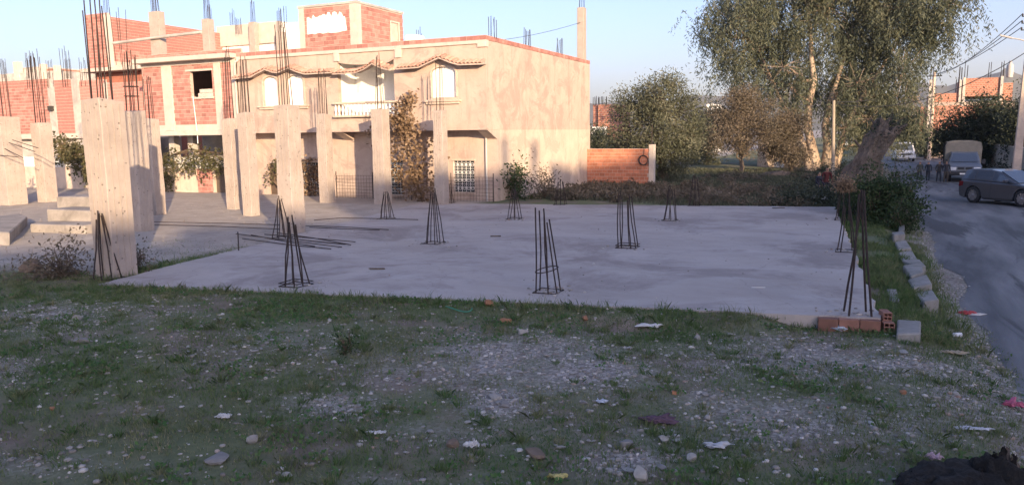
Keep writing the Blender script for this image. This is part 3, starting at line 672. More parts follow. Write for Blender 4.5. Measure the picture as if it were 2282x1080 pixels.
# brick house across the road at the right
Y3 = 100.0
H4 = empty('brick_house', (14, Y3+5, 0), 0, 'half built red brick house above the dark hedge at right', 'house')
a, b = block(H4, 'upper_wall', 'brick_far', 2152, 2232, 175, 6.6, Y3, 9)
block(H4, 'terrace_wall', 'brick_far', 2078, 2149, 209, 6.0, Y3, 9); block(H4, 'annex_wall', 'brick_far', 2236, 2258, 185, 3.0, Y3+.5, 8)
block(H4, 'wall', 'plaster', 2078, 2262, 229, -.3, Y3-.06, 9.2); block(H4, 'brick_infill', 'brick_far', 2082, 2235, 236, .6, Y3-.1, .05); block(H4, 'wing', 'brick_far', 2052, 2073, 238, 1.0, Y3+.2, 8)
for (l, r, tp, zb) in ((2147, 2153, 173, 5.6), (2231, 2237, 170, 5.6), (2072, 2079, 178, -.3), (2139, 2144, 178, 6.0)):
    block(H4, 'frame_column', 'beam', l, r, tp, zb, Y3-.2, .5)
block(H4, 'stair_door', 'dark', 2141, 2148, 188, 6.6, Y3+.3, .3)
for (px, py) in ((2132, 205), (2140, 180), (2152, 174), (2233, 171), (2205, 173), (2076, 178)):
    q = aty(px, py, Y3+.3); bars_up(H4, q.x, q.y, q.z-.2, 1.7, 4, .3, .1, r=.03)
wpart(MB().lathe([(.32, 0), (.36, .5), (.36, 1.2), (.3, 1.4), (.16, 1.5), (.14, 1.8)], 10, o=(aty(2248, 190, Y3+1).x, Y3+1, 8.6)), 'water_tank', MT['pvc'], H4)
# small houses between and behind the trees
H5 = empty('far_brick_house', (-24, 78, 0), 0, 'small distant red brick house seen between the rendered house and the olive tree', 'house')
block(H5, 'wall', 'brick_far', 1333, 1356, 233, -.3, 75, 8); block(H5, 'shaded_wing', 'brick_far', 1322, 1332, 234, -.3, 75.4, 8); block(H5, 'lower_wall', 'white', 1318, 1352, 283, -.3, 74.8, .15)
for px in (1325, 1332, 1340, 1349): q = aty(px, 234, 75.5); bars_up(H5, q.x, q.y, q.z-.1, .9, 3, .3, .1, r=.03)
H6 = empty('white_cottage', (-13, 112, 0), 0, 'small pale distant house above the scrub, left of the eucalyptus', 'house')
block(H6, 'wall', 'white', 1575, 1592, 232, -.3, 110, 6); block(H6, 'window', 'glass', 1580, 1585, 237, 5.4, 109.95, .1)
H7 = empty('pale_outbuilding', (-7, 72, 0), 0, 'pale stone outbuilding behind the brown tree, beside the eucalyptus', 'outbuilding')
block(H7, 'wall', 'plaster_pale', 1690, 1775, 296, -.3, 68, 5); block(H7, 'door', 'white', 1728, 1749, 321, -.3, 67.93, .05); block(H7, 'roof', 'concrete', 1685, 1780, 293, 2.75, 67.8, 5.4)
H8 = empty('white_house', (-44, 52, 0), 0, 'white painted house behind the brick roofs, left of the roof room', 'house')
block(H8, 'wall', 'white', 486, 668, 66, -.3, 46, 9); block(H8, 'roof_edge', 'beam', 482, 622, 60, 10.15, 45.8, 9.4)
for (l, r, tp) in ((553, 566, 50), (612, 628, 72)):
    roofcol(H8, l, r, tp, 45.2, 7.0, 1.6)
q = aty(532, 66, 45.5); bars_up(H8, q.x, q.y, q.z-.3, 1.1, 6, .4, .2)
H9 = empty('far_rooftops_house', (-75, 62, 0), 0, 'hazy grey house with roof posts in the far left background', 'house')
block(H9, 'wall', 'concrete', -30, 125, 168, -.3, 58, 8); block(H9, 'roof_room', 'concrete', 40, 88, 152, 8, 58.5, 5); block(H9, 'brick_panel', 'brick_far', 92, 118, 155, 8, 58.3, 4)
for (l, r, tp) in ((28, 38, 138), (87, 94, 143), (118, 125, 146)): block(H9, 'roof_post', 'beam', l, r, tp, 8, 57.8, .6)
for px in (8, 64, 110, 152): q = aty(px, 150, 58); bars_up(H9, q.x, q.y, q.z-1.2, 2.0, 5, .5, .1, r=.02)
# brick garden wall beside the house
GW = empty('brick_garden_wall', (-12.9, 42.9, 0), 0, 'low orange red brick garden wall ending in a concrete post', 'wall')
YW = 42.9; a, b = aty(1312, 333, YW), aty(1446, 327, YW); zt = 2.22
gw = wallp(GW, 'mortar_bed', MT['mortar'], 'y', YW, XR+.03, b.x, -.3, zt, .18); brickwork(GW, gw, 'y', YW, XR+.03, b.x, .02, zt+.01, bw=.30, bh=.2, mat='brick_orange')
gp0, gp1 = aty(1446, 322, YW-.05), aty(1458, 322, YW-.05)
wpart(MB().box(gp0.x+.003, YW-.06, -.3, gp1.x, YW+.3, gp0.z), 'post', MT['beam'], GW, bevel=.015)
wpart(MB().tube([(gp0.x+.12, YW+.1, gp0.z-.05), (gp0.x+.14, YW+.1, gp0.z+1.1)], .03, 6), 'stake', MT['steel'], GW)
hz_ = aty(1434, 357, YW-.06)
hose = MB()
for k in range(3): hose.tube([(hz_.x+(.25+.015*k)*math.cos(s), YW-.06-.03*k, hz_.z+(.25+.015*k)*math.sin(s)) for s in np.linspace(0, 2*math.pi, 20)], .018, 6, cap=False)
hose.tube([(hz_.x, YW-.05, hz_.z+.25), (hz_.x+.02, YW-.05, zt)], .012, 5)
tag(hose.build('hose_coil', MT['dark']), 'dark coiled hose hanging on the brick garden wall near its post', 'hose')
# wall along the far side of the road
RW = empty('roadside_wall', (13, 60, 0), 0, 'low grey rendered wall along the road behind the parked hatchback', 'wall')
wpart(MB().box(9.6, 44, -.3, 9.85, 86, 1.75), 'wall', MT['concrete'], RW); wpart(MB().box(9.55, 44, 1.752, 9.9, 86, 1.82), 'coping', MT['beam'], RW)

# ================================================================ unseen blocks added behind the viewpoint to put the lot in shade
hs = Vector((LDIR.x, LDIR.y, 0)).normalized(); hp = Vector((hs.y, -hs.x, 0)); rot = math.atan2(hp.y, hp.x)
DB = 60.0; up_ = (DB-15)*math.tan(SUN_EL)          # distance of the blocks up-sun; their height follows from the shadow line
for i, (s0_, s1_, h, lab) in enumerate(((-22, -.8, 8.5, 'lowest'), (-.8, 5.2, 9.2, 'second lowest'), (5.2, 10.6, 11.5, 'narrow tall'), (10.6, 17, 11.5, 'column-topped'), (17, 20, 12.5, 'narrowest'), (20, 41, 12.95, 'long tall'), (41, 55, 13.3, 'middle right'), (55, 115, 16.4, 'tallest far right'))):
    h += up_
    o = empty('shadow_block', hp*((s0_+s1_)/2)-hs*(DB+4), rot, lab+' unseen block added behind the viewpoint to cast shade', 'shadow caster')
    w = s1_-s0_; mb = MB().box(-w/2+.01, -4, -.5, w/2-.01, 4, h-.3); mb.build('wall', MT['plaster'], o)
    MB().box(-w/2+.01, -4, h-.298, w/2-.01, -3.8, h).box(-w/2+.01, 3.8, h-.298, w/2-.01, 4, h).build('parapet', MT['brick_far'], o)
    n = max(1, int(w/4))
    for f in range(int(h//3)):
        for k in range(n):
            u = -w/2+w*(k+.5)/n
            wn = MB().box(u-.5, 3.99, 1+3*f, u+.5, 4.03, 2.3+3*f).build('window', MT['glass'], o); MB().box(u-.6, 4.0, .9+3*f, u+.6, 4.12, .995+3*f).build('sill', MT['beam'], wn)
    if i in (3, 5, 6):
        for (u, hh) in (((-.9, 1.6), (1.6, 1.9)) if i == 3 else ((-7, .7), (-3, .5), (3, .8))):
            MB().box(u-.25, 3.3, h-.3, u+.25, 3.75, h+hh).build('roof_column', MT['column'], o)  # posts added to break up the edge of the cast shadow
# ================================================================ bare concrete columns
G = 0.2
CG = 'bare concrete columns of the unfinished building'
def column(px, py, side, top, nb, hb, label, w=.34, gather=.2, lean=(0, 0), stir=0):
    q = atz(px, py, G); gzv = float(gz(q.x, q.y))
    root = empty('concrete_column', (q.x, q.y, min(G, gzv)), 0, label, 'column', CG)
    mb = MB(); s = side/2; n = 7
    # rough shaft: slightly uneven rings so that edges are not machine straight
    rings = []
    for k in range(n+1):
        z = (min(G, gzv)-.08)+(top-(min(G, gzv)-.08))*k/n; e = .016
        rings.append([(q.x+sx*s+random.uniform(-e, e), q.y+sy*s+random.uniform(-e, e), z+(random.uniform(-.05, .03) if k == n else 0)) for sx, sy in ((-1, -1), (1, -1), (1, 1), (-1, 1))])
    vs = [v for r in rings for v in r]
    mb.add(vs, [(k*4+j, k*4+(j+1) % 4, (k+1)*4+(j+1) % 4, (k+1)*4+j) for k in range(n) for j in range(4)]+[(3, 2, 1, 0), (4*n, 4*n+1, 4*n+2, 4*n+3)])
    wpart(mb, 'shaft', MT['column'], root, bevel=.014)
    # the proud seams left by the formwork boards
    for k in range(3):
        u = -s+side*(k+1)/4
        wpart(MB().box(q.x+u-.007, q.y-s-.012, G, q.x+u+.007, q.y-s+.004, top-.1), 'board_seam', MT['column'], root)
        wpart(MB().box(q.x+s-.004, q.y+u-.007, G, q.x+s+.012, q.y+u+.007, top-.1), 'board_seam', MT['column'], root)
    bars_up(root, q.x, q.y, top, hb, nb, side*.62, gather, lean, .013)
    for k in range(stir):
        z = top+.45+.3*k; r = side*.3
        wpart(MB().tube([(q.x-r, q.y-r, z), (q.x+r, q.y-r, z), (q.x+r, q.y+r, z), (q.x-r, q.y+r, z), (q.x-r, q.y-r, z)], .016, 5), 'stirrup', MT['steel'], root)
    return root
column(28, 455, .9, 4.25, 8, 2.4, 'wide concrete column cut by the left edge of the photo')
column(108, 450, .62, 3.93, 8, 3.2, 'concrete column behind the steps, second from the left edge', stir=0)
column(262, 612, .60, 4.02, 8, 2.0, 'largest concrete column, nearest the grass on the left', gather=.1)
column(318, 515, .52, 4.05, 8, 1.7, 'concrete column just behind the largest one, with tied stirrups', stir=2)
column(350, 477, .50, 3.93, 6, 1.5, 'farther column peeking out right of the stirrup-topped one')
column(525, 465, .50, 3.93, 7, 2.6, 'shaded board-marked column touching the left of its lighter neighbour')
column(561, 478, .46, 4.09, 7, 1.9, 'slim pale column with a dense bundle of bars, left of the isolated thick column')
column(653, 517, .56, 4.13, 6, 2.3, 'thick pale column standing alone in front of the double arched windows', gather=.3, lean=(-.02, 0))
column(730, 450, .50, 4.13, 7, 1.9, 'column in front of the wall right of the double arched windows', gather=0)
column(854, 452, .58, 4.3, 6, 2.2, 'column standing in front of the white loggia balustrade', gather=.75)
column(985, 455, .45, 4.2, 5, 1.9, 'slim column below the single arched window, right of the climbing vine', gather=.1)
# long bars bent out of the leftmost column
LB = empty('bent_bars', (-35, 22, 0), 0, 'rusty bars bent sideways out of the leftmost column', 'steel bars')
for (x0, y0, x1, y1) in ((20, 318, 78, 338), (8, 330, 52, 352), (-10, 345, 40, 350), (28, 312, 85, 330)):
    a, b = aty(x0, y0, 22.0), aty(x1, y1, 21.2); bar(LB, a, b, .016)

# ================================================================ starter-bar cages on the slab
def cage(px, py, top, label, n=6, w=.42, gather=.8, lean=(0, 0), ring=None, rings=1, r=.0145):
    q = atz(px, py, G); root = empty('starter_bar_cage', (q.x, q.y, G), 0, label, 'steel bars', 'starter bar cages on the slab')
    s = w/2
    for k in range(n):
        a = 2*math.pi*(k+.5)/n+.3; bx = s*max(-1, min(1, 1.3*math.cos(a))); by = s*max(-1, min(1, 1.3*math.sin(a)))
        h = top*random.uniform(.86, 1.06); g = gather*random.uniform(.85, 1.1)
        p0 = Vector((q.x+bx, q.y+by, G-.02)); p1 = Vector((q.x+bx*(1-g)+lean[0]*h+random.uniform(-.03, .03), q.y+by*(1-g)+lean[1]*h+random.uniform(-.03, .03), G+h))
        mid = p0.lerp(p1, .5)+Vector((random.uniform(-.028, .028), random.uniform(-.028, .028), 0))
        wpart(MB().tube([p0, p0.lerp(mid, .5)+Vector((random.uniform(-.008, .008), 0, 0)), mid, mid.lerp(p1, .6), p1], r, 6), 'bar', MT['steel'], root)
    for k in range(rings):
        e = s+.03; z = G+.012+.06*k
        wpart(MB().tube([(q.x-e, q.y-e, z), (q.x+e, q.y-e, z+.01), (q.x+e, q.y+e, z), (q.x-e, q.y+e, z+.01), (q.x-e, q.y-e, z)], .01, 5), 'stirrup', MT['steel'], root)
    if ring:
        e = s+.02; z = G+ring; ox, oy = lean[0]*ring, lean[1]*ring
        wpart(MB().tube([(q.x+ox+e*math.cos(t), q.y+oy+e*math.sin(t), z+.05*math.sin(t+1)) for t in np.linspace(0, 2*math.pi, 16)], .01, 5), 'stirrup', MT['steel'], root)
    # crumbs of mortar round the foot
    return root
cage(240, 620, 1.47, 'conical bar cage at the foot of the largest column', 6, .42, .8, (-.05, .0))
cage(660, 636, 1.36, 'conical bar cage at the grass edge with a square stirrup on the ground', 7, .42, .72, (-.03, 0), rings=2)
cage(1222, 650, 1.53, 'upright bar cage at the grass edge with a ring tied halfway up', 6, .40, .5, (-.07, 0), ring=.43)
cage(1911, 699, 1.95, 'tallest pair of bars at the near right corner of the slab', 4, .42, .95, (-.03, .1), rings=0, r=.017)
cage(627, 531, 1.22, 'conical bar cage in front of the isolated thick column, beside the loose rods', 6, .42, .8)
cage(968, 542, 1.46, 'conical bar cage in the middle of the slab, right of the loose rods', 7, .42, .75)
cage(1399, 551, 1.4, 'upright bar cage in the middle of the slab, left edge vertical', 7, .46, .4, (-.06, 0), rings=2)
cage(1493, 491, 1.16, 'bar cage in the third row, right of the centre', 6, .40, .6)
cage(1886, 560, 1.17, 'bar cage on the right slab edge, second from the near corner', 4, .42, .7, (-.03, 0))
cage(1878, 490, 1.27, 'bar cage on the right slab edge by the shrub, capped with a dry clump', 5, .44, .5)
cage(1147, 488, 1.15, 'bar cage in front of the leafy sapling by the pale side wall', 6, .42, .75)
cage(862, 487, 1.0, 'conical bar cage standing before the column of the loggia', 7, .42, .7)
cage(1249, 456, 1.05, 'small cage at the far slab edge before the pale side wall', 6, .42, .6)
cage(1548, 458, 1.23, 'small cage at the far slab edge below the olive tree', 6, .42, .7)
cage(1000, 452, .95, 'short cage at the far slab edge beside the slim column', 5, .40, .6)
# loose rods lying on the slab
def rod(pts, label, r=.013, lift=0.0):
    P = [atz(x, y, G) + Vector((0, 0, .02+lift+.01*random.random())) for x, y in pts]
    o = MB().tube(P, r, 6).build('steel_rod', MT['steel']); tag(o, label, 'steel rod', 'loose rods on the slab'); return o
RL = 'long thin steel rod lying among others on the slab left of centre'
rod([(340, 499), (500, 502), (690, 508)], 'longest straight rod lying behind the others, reaching the slim columns', lift=.05)
rod([(345, 503), (480, 507), (642, 514)], 'long rod just in front of the longest one', lift=.02)
rod([(700, 492), (760, 487), (830, 488), (932, 491)], 'bowed rod curving in front of the loggia column')
for pts in (((690, 505), (780, 509), (866, 514)), ((690, 511), (760, 515), (846, 518)), ((526, 524), (650, 540), (762, 554)), ((540, 534), (640, 547), (738, 557)), ((590, 528), (690, 536), (792, 545)), ((620, 522), (700, 534), (782, 549)), ((560, 529), (630, 543), (702, 556)), ((640, 533), (710, 541), (770, 546))):
    rod(list(pts), RL, lift=random.uniform(0, .06))
q = atz(532, 558, G); tag(bar(None, q, q+Vector((.01, 0, .5)), .016, 'steel_pin', BARME), 'short steel pin standing upright at the left end of the loose rods', 'steel pin')

# ================================================================ broken steps and footing at the left
ST = empty('concrete_steps', (-27, 18, .2), 0, 'broken pale concrete footing with steps beside the far left columns', 'steps')
a = atz(68, 518, .2); b = atz(190, 522, .2); rz = math.atan2(b.y-a.y, b.x-a.x)
def rbox(name, x0, y0, z0, x1, y1, z1, mat='step', bev=.03):
    mb = MB().box(x0, y0, z0, x1, y1, z1); c, s = math.cos(rz), math.sin(rz)
    mb.v = [(a.x+x*c-y*s+random.uniform(-.02, .02), a.y+x*s+y*c+random.uniform(-.02, .02), z+random.uniform(-.02, .02)) for x, y, z in mb.v]
    return wpart(mb, name, MT[mat], ST, bevel=bev)
L = (b-a).length
rbox('step', 0, 0, .05, L, 1.0, .50); rbox('step', -.2, .85, .05, L*.88, 2.1, .86); rbox('step', -.9, 1.9, .05, L*.6, 3.6, 1.2)
tag(MB().prism([(atz(x, y, .2).x, atz(x, y, .2).y) for x, y in ((-60, 540), (-20, 505), (45, 497), (60, 505), (20, 545))], lambda x, y: (x, y, .1), lambda x, y: (x, y+.05, .55)).build('concrete_block', MT['step'], fixn=True, bevel=.03), 'low flat concrete block cut by the left edge of the photo', 'block')

# ================================================================ vegetation
def leaves(P, size, aspect=.35, droop=0.0, seed=0, rs=.35):
    """leaf quads (pointed) at points P"""
    r = np.random.default_rng(seed); n = len(P); P = np.asarray(P, float)
    d = r.normal(size=(n, 3)); d[:, 2] = d[:, 2]*(1-droop)-droop*1.6; d /= np.linalg.norm(d, axis=1)[:, None]
    e = r.normal(size=(n, 3)); e -= d*np.sum(e*d, 1)[:, None]; e /= np.linalg.norm(e, axis=1)[:, None]
    s = size*r.uniform(1-rs, 1+rs, n)[:, None]
    V = np.stack([P, P+d*s*.5+e*s*aspect*.5, P+d*s, P+d*s*.5-e*s*aspect*.5], 1).reshape(-1, 3)
    return V, np.arange(4*n).reshape(n, 4), r
def leaf_obj(name, P, size, mat, parent, aspect=.35, droop=0.0, seed=0, wc=True):
    V, F, r = leaves(P, size, aspect, droop, seed)
    me = big_mesh(name, V, F); P = np.asarray(P)
    cl = fbm(P[:, 0]*1.0+P[:, 2]*.7, P[:, 1]+P[:, 2], 1.1, seed+5)     # leaf age differs from spray to spray
    set_rand_attr(me, np.clip(.55*r.random(len(P))+.75*cl-.18, 0, 1))
    o = link(name, me, MT[mat])
    if parent is not None: under(o, parent)
    return o
def limb(mb, a, b, r0, r1, rnd, wob=.08, n=5, seg=7):
    a, b = Vector(a), Vector(b); L = (b-a).length; pts = []; rr = []
    for k in range(n+1):
        f = k/n; q = a.lerp(b, f)
        if 0 < k < n: q += Vector(rnd.normal(size=3))*wob*L*.5
        pts.append(q); rr.append(r0+(r1-r0)*f)
    mb.tube(pts, rr, seg); return pts
def tree(name, base, lobes, label, cat, trunk_r, fork, leafmat_, bark, nleaf, lsize, aspect=.35, droop=0.0, strand=None, seed=1, group=None, tips_per=14, clump=.5, trunks=None, flat=1.0):
    """lobes: (x, y, z, rx, ry, rz) in place coordinates; limbs run from the fork into the lobes, twigs fill them, leaves sit on the twigs"""
    rnd = np.random.default_rng(seed); base = Vector(base)
    root = empty(name, base, 0, label, cat, group); mb = MB(); LP = []
    tops = []
    for tk in (trunks or [((0, 0), fork)]):
        if isinstance(tk, dict):
            P_ = [Vector(q_) for q_ in tk['pts']]; mb.tube(P_, tk['r'], 10); tops.append((P_[-1], P_)); continue
        (ox, oy), fk = tk; b0 = base+Vector((ox, oy, -.15)); f = Vector(fk)
        pts = limb(mb, b0, f, trunk_r*1.25, trunk_r*.75, rnd, .06, 7, 9); tops.append((f, pts))
    vol = np.array([l[3]*l[4]*l[5] for l in lobes])**.72; vol = vol/vol.sum()
    for li, l in enumerate(lobes):
        c = Vector(l[:3]); R = Vector(l[3:6])
        f, pts = min(tops, key=lambda t_: (t_[0]-c).length)
        cand = [(q_, i_) for _, P__ in tops for i_, q_ in enumerate(P__) if q_.z < c.z+.5 and q_.z > base.z+.25*(c.z-base.z)] or [(pts[-1], 0)]
        st = min(cand, key=lambda e_: (e_[0]-c).length)[0] if trunks else (pts[-1] if rnd.random() < .6 else pts[-2])
        limb(mb, st, c, min(trunk_r*.42, .13), min(trunk_r*.15, .05), rnd, .10, 7, 6)
        for k in range(tips_per):
            v = rnd.normal(size=3); v /= np.linalg.norm(v); v *= rnd.random()**.28
            tip = c+Vector((v[0]*R.x, v[1]*R.y, v[2]*R.z))
            tw = limb(mb, c.lerp(tip, .15*rnd.random()), tip, (.018 if strand else min(trunk_r*.11, .04)), (.007 if strand else min(trunk_r*.03, .012)), rnd, .10, 3, 4)
            m_ = max(3, int(nleaf*vol[li]/tips_per))
            if strand:      # hanging sprays
                ns = max(2, m_//34); per = max(4, m_//ns)
                for s_ in range(ns):
                    o = np.array(tip)+rnd.normal(size=3)*np.array([1, 1, .5])*clump
                    ln = rnd.uniform(.35, 1)*strand; tt = rnd.random(per)
                    drift = rnd.normal(size=2)*.22
                    q = o[None, :]+np.stack([tt*drift[0]*ln, tt*drift[1]*ln, -tt*ln], 1)+rnd.normal(size=(per, 3))*np.array([.12, .12, .1])*(.5+tt[:, None])
                    LP.append(q)
            else:
                q = np.array(tip)[None, :]+rnd.normal(size=(m_, 3))*clump*np.array([1, 1, .8*flat])
                LP.append(q)
    wpart(mb, 'trunk', MT[bark], root)
    P = np.concatenate(LP); P = P[P[:, 2] > base.z+.12]
    leaf_obj('crown', P, lsize, leafmat_, root, aspect, droop, seed)
    return root
def lob(px, py, rx, ry, Yp, dy=0, k=.85):
    c = aty(px, py, Yp+dy); sc = c.length/FPX if False else (c-CAM).length/FPX
    return (c.x, c.y, c.z, rx*sc, rx*sc*k, ry*sc)
# eucalyptus
YE = 66.0
EL = [(1640,60,75,85,-1),(1700,10,85,80,1),(1755,100,70,70,1),(1850,20,110,95,0),(1895,120,80,70,1),(1960,70,95,95,1),(2050,0,90,70,0),(2115,5,50,60,-1),(2075,70,38,45,1),(1935,190,65,60,1),(2015,160,42,70,-1),
      (1680,130,60,55,1),(1850,190,40,35,3),(2040,215,32,55,0),(1995,235,35,45,2),(1620,120,38,50,0),(1592,55,42,45,0),(1865,225,30,30,-1.6),(1762,195,34,36,-1.5),(1912,185,45,48,-1.6),(1935,265,36,30,-1.2),(1882,285,24,22,-1.4),(1745,150,50,40,-1.5),(1965,285,26,22,-1),(2045,260,22,26,0),(1760,-70,110,70,0),(1900,-80,140,80,1),(2030,-70,90,50,0),(1775,190,30,30,2),(1905,250,34,28,1),(1960,250,40,35,1)]
rE = np.random.default_rng(3)
lobesE = [lob(x, y, rx, ry, YE, dy*2.0) for x, y, rx, ry, dy in EL]
be = aty(1838, 372, YE); be.z = 0
def tp(x, y, d=0): return tuple(aty(x, y, YE+d))
tree('eucalyptus_tree', be, lobesE, 'huge drooping eucalyptus tree with pale peeling trunks beside the road', 'tree', .55, tp(1812, 120), 'leaf_euc', 'bark_euc', 155000, .29, .24, .8, strand=3.2, seed=11, tips_per=22, clump=.62,
     trunks=[dict(pts=[(*tp(1818, 385, -2)[:2], -.2), tp(1812, 340, -2), tp(1800, 285, -2), tp(1803, 230, -2), tp(1814, 180, -2), tp(1808, 130, -1.5), tp(1806, 70, -.5), tp(1800, 10, 0)], r=[.55, .38, .29, .25, .22, .19, .15, .1]),
             dict(pts=[(*tp(1838, 385, -1.5)[:2], -.2), tp(1846, 330, -1.5), tp(1838, 280, -1.5), tp(1850, 225, -1.2), tp(1862, 190, -.5), tp(1880, 130, 0), tp(1900, 60, .5)], r=[.5, .36, .26, .2, .17, .14, .08]),
             dict(pts=[(*tp(1856, 385, -1)[:2], -.2), tp(1872, 330, -1), tp(1890, 270, -.5), tp(1925, 210, 0), tp(1965, 150, .5), tp(2010, 80, .5)], r=[.42, .28, .2, .16, .12, .07]),
             dict(pts=[(*tp(1806, 385, -2.2)[:2], -.2), tp(1790, 320, -2), tp(1765, 262, -1.5), tp(1748, 240, -1), tp(1720, 180, 0), tp(1690, 110, .5)], r=[.36, .24, .17, .14, .11, .07])])
# olive tree
YO = 47.0
bo = aty(1478, 405, YO); bo.z = 0
lo = [lob(x, y, rx, ry, YO, dy) for x, y, rx, ry, dy in ((1400,300,45,50,0),(1420,240,50,40,.5),(1470,215,55,40,-.5),(1510,250,45,45,.3),(1460,290,60,50,-1),(1520,320,45,40,0),(1385,345,35,40,.6),(1440,350,50,40,-.6),(1500,190,30,20,0),(1540,290,25,35,0.5),(1500,360,40,30,-.5))]
tree('olive_tree', bo, lo, 'grey green olive tree behind the brick garden wall', 'tree', .26, tuple(aty(1475, 340, YO)), 'leaf_olive', 'bark', 30000, .19, .3, .0, seed=21, tips_per=30, clump=.42)
# browner trees of the orchard
def small_tree(name, px, py, Yp, lob_, label, lm='leaf_scrub', n=14000, ls=.22, seed=0, tr=.16, fk=None, cl=.45, tips=24):
    b_ = aty(px, py, Yp); b_.z = 0
    tree(name, b_, [lob(x, y, rx, ry, Yp, dy) for x, y, rx, ry, dy in lob_], label, 'tree', tr, tuple(aty(*(fk or (px, py-35)), Yp)), lm, 'bark', n, ls, .35, 0, seed=seed, tips_per=tips, clump=cl)
small_tree('orchard_tree', 1653, 383, 58, ((1640,250,55,40,0),(1680,240,45,40,.6),(1620,300,45,40,-.5),(1665,300,55,40,.5),(1700,285,35,40,0),(1650,215,30,20,0)), 'brownish many-stemmed orchard tree between the olive and the eucalyptus', seed=31, n=24000, ls=.16, cl=.38, tips=34)
small_tree('orchard_tree', 1762, 385, 60, ((1745,300,30,40,0),(1770,285,22,30,.6),(1765,345,30,25,-.5),(1730,330,22,30,.4)), 'brown leafy small tree in front of the eucalyptus trunks', seed=32, n=16000, ls=.16, cl=.36, tips=30)
small_tree('orchard_tree', 1575, 378, 70, ((1560,300,40,50,0),(1590,280,35,45,1),(1570,345,40,30,0),(1545,330,25,30,.5)), 'shaded grey green tree filling the gap behind the olive tree', 'leaf_olive', seed=33, n=13000)
small_tree('garden_tree', 1335, 345, 60, ((1335,310,22,25,0),(1350,330,20,22,.5)), 'dark bush peeping over the brick garden wall beside the house', 'leaf_dark', seed=34, n=5000, tr=.1, cl=.4)
# dark evergreens right of the road
small_tree('evergreen_tree', 2190, 345, 74, ((2190,270,60,45,0),(2150,290,45,40,.5),(2240,272,42,38,-.6),(2215,300,50,40,.4),(2130,320,35,28,.8),(2170,320,50,30,0),(2255,300,35,50,.6),(2240,335,40,30,-.6),(2110,305,36,30,.6)), 'broad dark evergreen tree above the canvas covered truck', 'leaf_dark', seed=35, n=30000, tr=.25, cl=.55, tips=34, ls=.26)
small_tree('evergreen_tree', 2300, 345, 66, ((2300,280,45,60,0),(2330,240,50,60,.5),(2290,330,40,30,0)), 'dark evergreen tree cut by the right edge behind the tall pole', 'leaf_dark', seed=36, n=12000, tr=.25, cl=.5)
small_tree('roadside_tree', 2062, 345, 96, ((2062,318,28,22,0),(2040,328,22,18,1),(2085,330,20,20,0)), 'dark roadside bush behind the white van', 'leaf_dark', seed=37, n=7000, tr=.12, cl=.45, tips=18)
small_tree('roadside_tree', 1955, 330, 150, ((1950,300,34,24,0),(1985,296,30,24,2),(2010,306,26,20,0),(1925,292,22,18,1)), 'far dark trees closing the end of the road', 'leaf_dark', seed=38, n=9000, tr=.2, cl=.9, ls=.6, tips=18)
# shrubs: several stems with leaves
def shrub(name, base, w, h, lm, n, ls, label, seed, cat='shrub', group=None, aspect=.45, stems=9, droop=0.0, cl=.16):
    rnd = np.random.default_rng(seed); base = Vector(base); root = empty(name, base, 0, label, cat, group); mb = MB(); LP = []
    for k in range(stems):
        a_ = rnd.uniform(0, 2*math.pi); rr = rnd.random()**.6; tip = base+Vector((math.cos(a_)*w*.5*rr, math.sin(a_)*w*.5*rr, h*rnd.uniform(.55, 1)*(1-.35*rr*rr)))
        pts = limb(mb, base+Vector((math.cos(a_)*.06, math.sin(a_)*.06, -.05)), tip, .022, .006, rnd, .09, 4, 5)
        for m_ in range(5):
            f = rnd.uniform(.3, .95); i = min(3, int(f*4)); o = pts[i].lerp(pts[i+1], f*4-i); t2 = o+Vector(rnd.normal(size=3))*w*.16
            mb.tube([o, t2], [.007, .003], 4)
            LP.append(np.array(t2)+rnd.normal(size=(n//(stems*5), 3))*cl*np.array([1, 1, .8]))
        q = rnd.random(n//(stems*4))
        LP.append(np.array([list(pts[min(3, int(f*4))].lerp(pts[min(4, int(f*4)+1)], f*4-int(f*4))) for f in .25+.74*q])+rnd.normal(size=(len(q), 3))*cl*.7)
    wpart(mb, 'stems', MT['twig'], root); P = np.concatenate(LP); P[:, 2] = np.maximum(P[:, 2], base.z+.03)
    leaf_obj('foliage', P, ls, lm, root, aspect, droop, seed); return root
def gpt(px, py, z=.0):
    q = atz(px, py, z); q.z = float(gz(q.x, q.y)); return q
shrub('leafy_shrub', gpt(1968, 492), 2.2, 2.25, 'leaf_green', 6000, .12, 'large dark leafy shrub between the slab corner and the road', 41, stems=24, cl=.15)
shrub('leafy_shrub', gpt(1925, 478), 1.5, 1.5, 'leaf_green', 2600, .11, 'lower dark shrub touching the right slab edge', 42, stems=18, cl=.15)
shrub('leafy_shrub', gpt(2005, 505), 1.3, 1.1, 'leaf_green', 1500, .10, 'small low shrub at the road side of the large shrub', 43, stems=14, cl=.13)
shrub('sapling', gpt(1150, 452), 1.5, 1.75, 'leaf_green', 900, .15, 'leafy sapling in front of the pale side wall', 44, stems=8, cl=.2)
shrub('dry_shrub', gpt(1215, 450), 1.9, 1.6, 'leaf_scrub', 500, .12, 'bare arching dry shrub before the pale side wall', 45, stems=10)
shrub('dark_shrub', gpt(1040, 447), 1.6, 2.0, 'leaf_green', 2400, .2, 'dark broad leaved shrub before the right ground floor window', 46, stems=10, droop=.3, cl=.22)
shrub('dry_shrub', gpt(1110, 452), 1.2, .9, 'leaf_vine', 500, .12, 'low dry weeds at the house corner', 47)
shrub('weed_clump', gpt(150, 612, .2), 1.6, .7, 'leaf_scrub', 900, .09, 'dry weed clump at the grass edge left of the largest column', 48, stems=12)
shrub('weed_clump', gpt(298, 600, .2), .9, .55, 'leaf_scrub', 600, .07, 'dry weed clump at the right foot of the largest column', 49, stems=9)
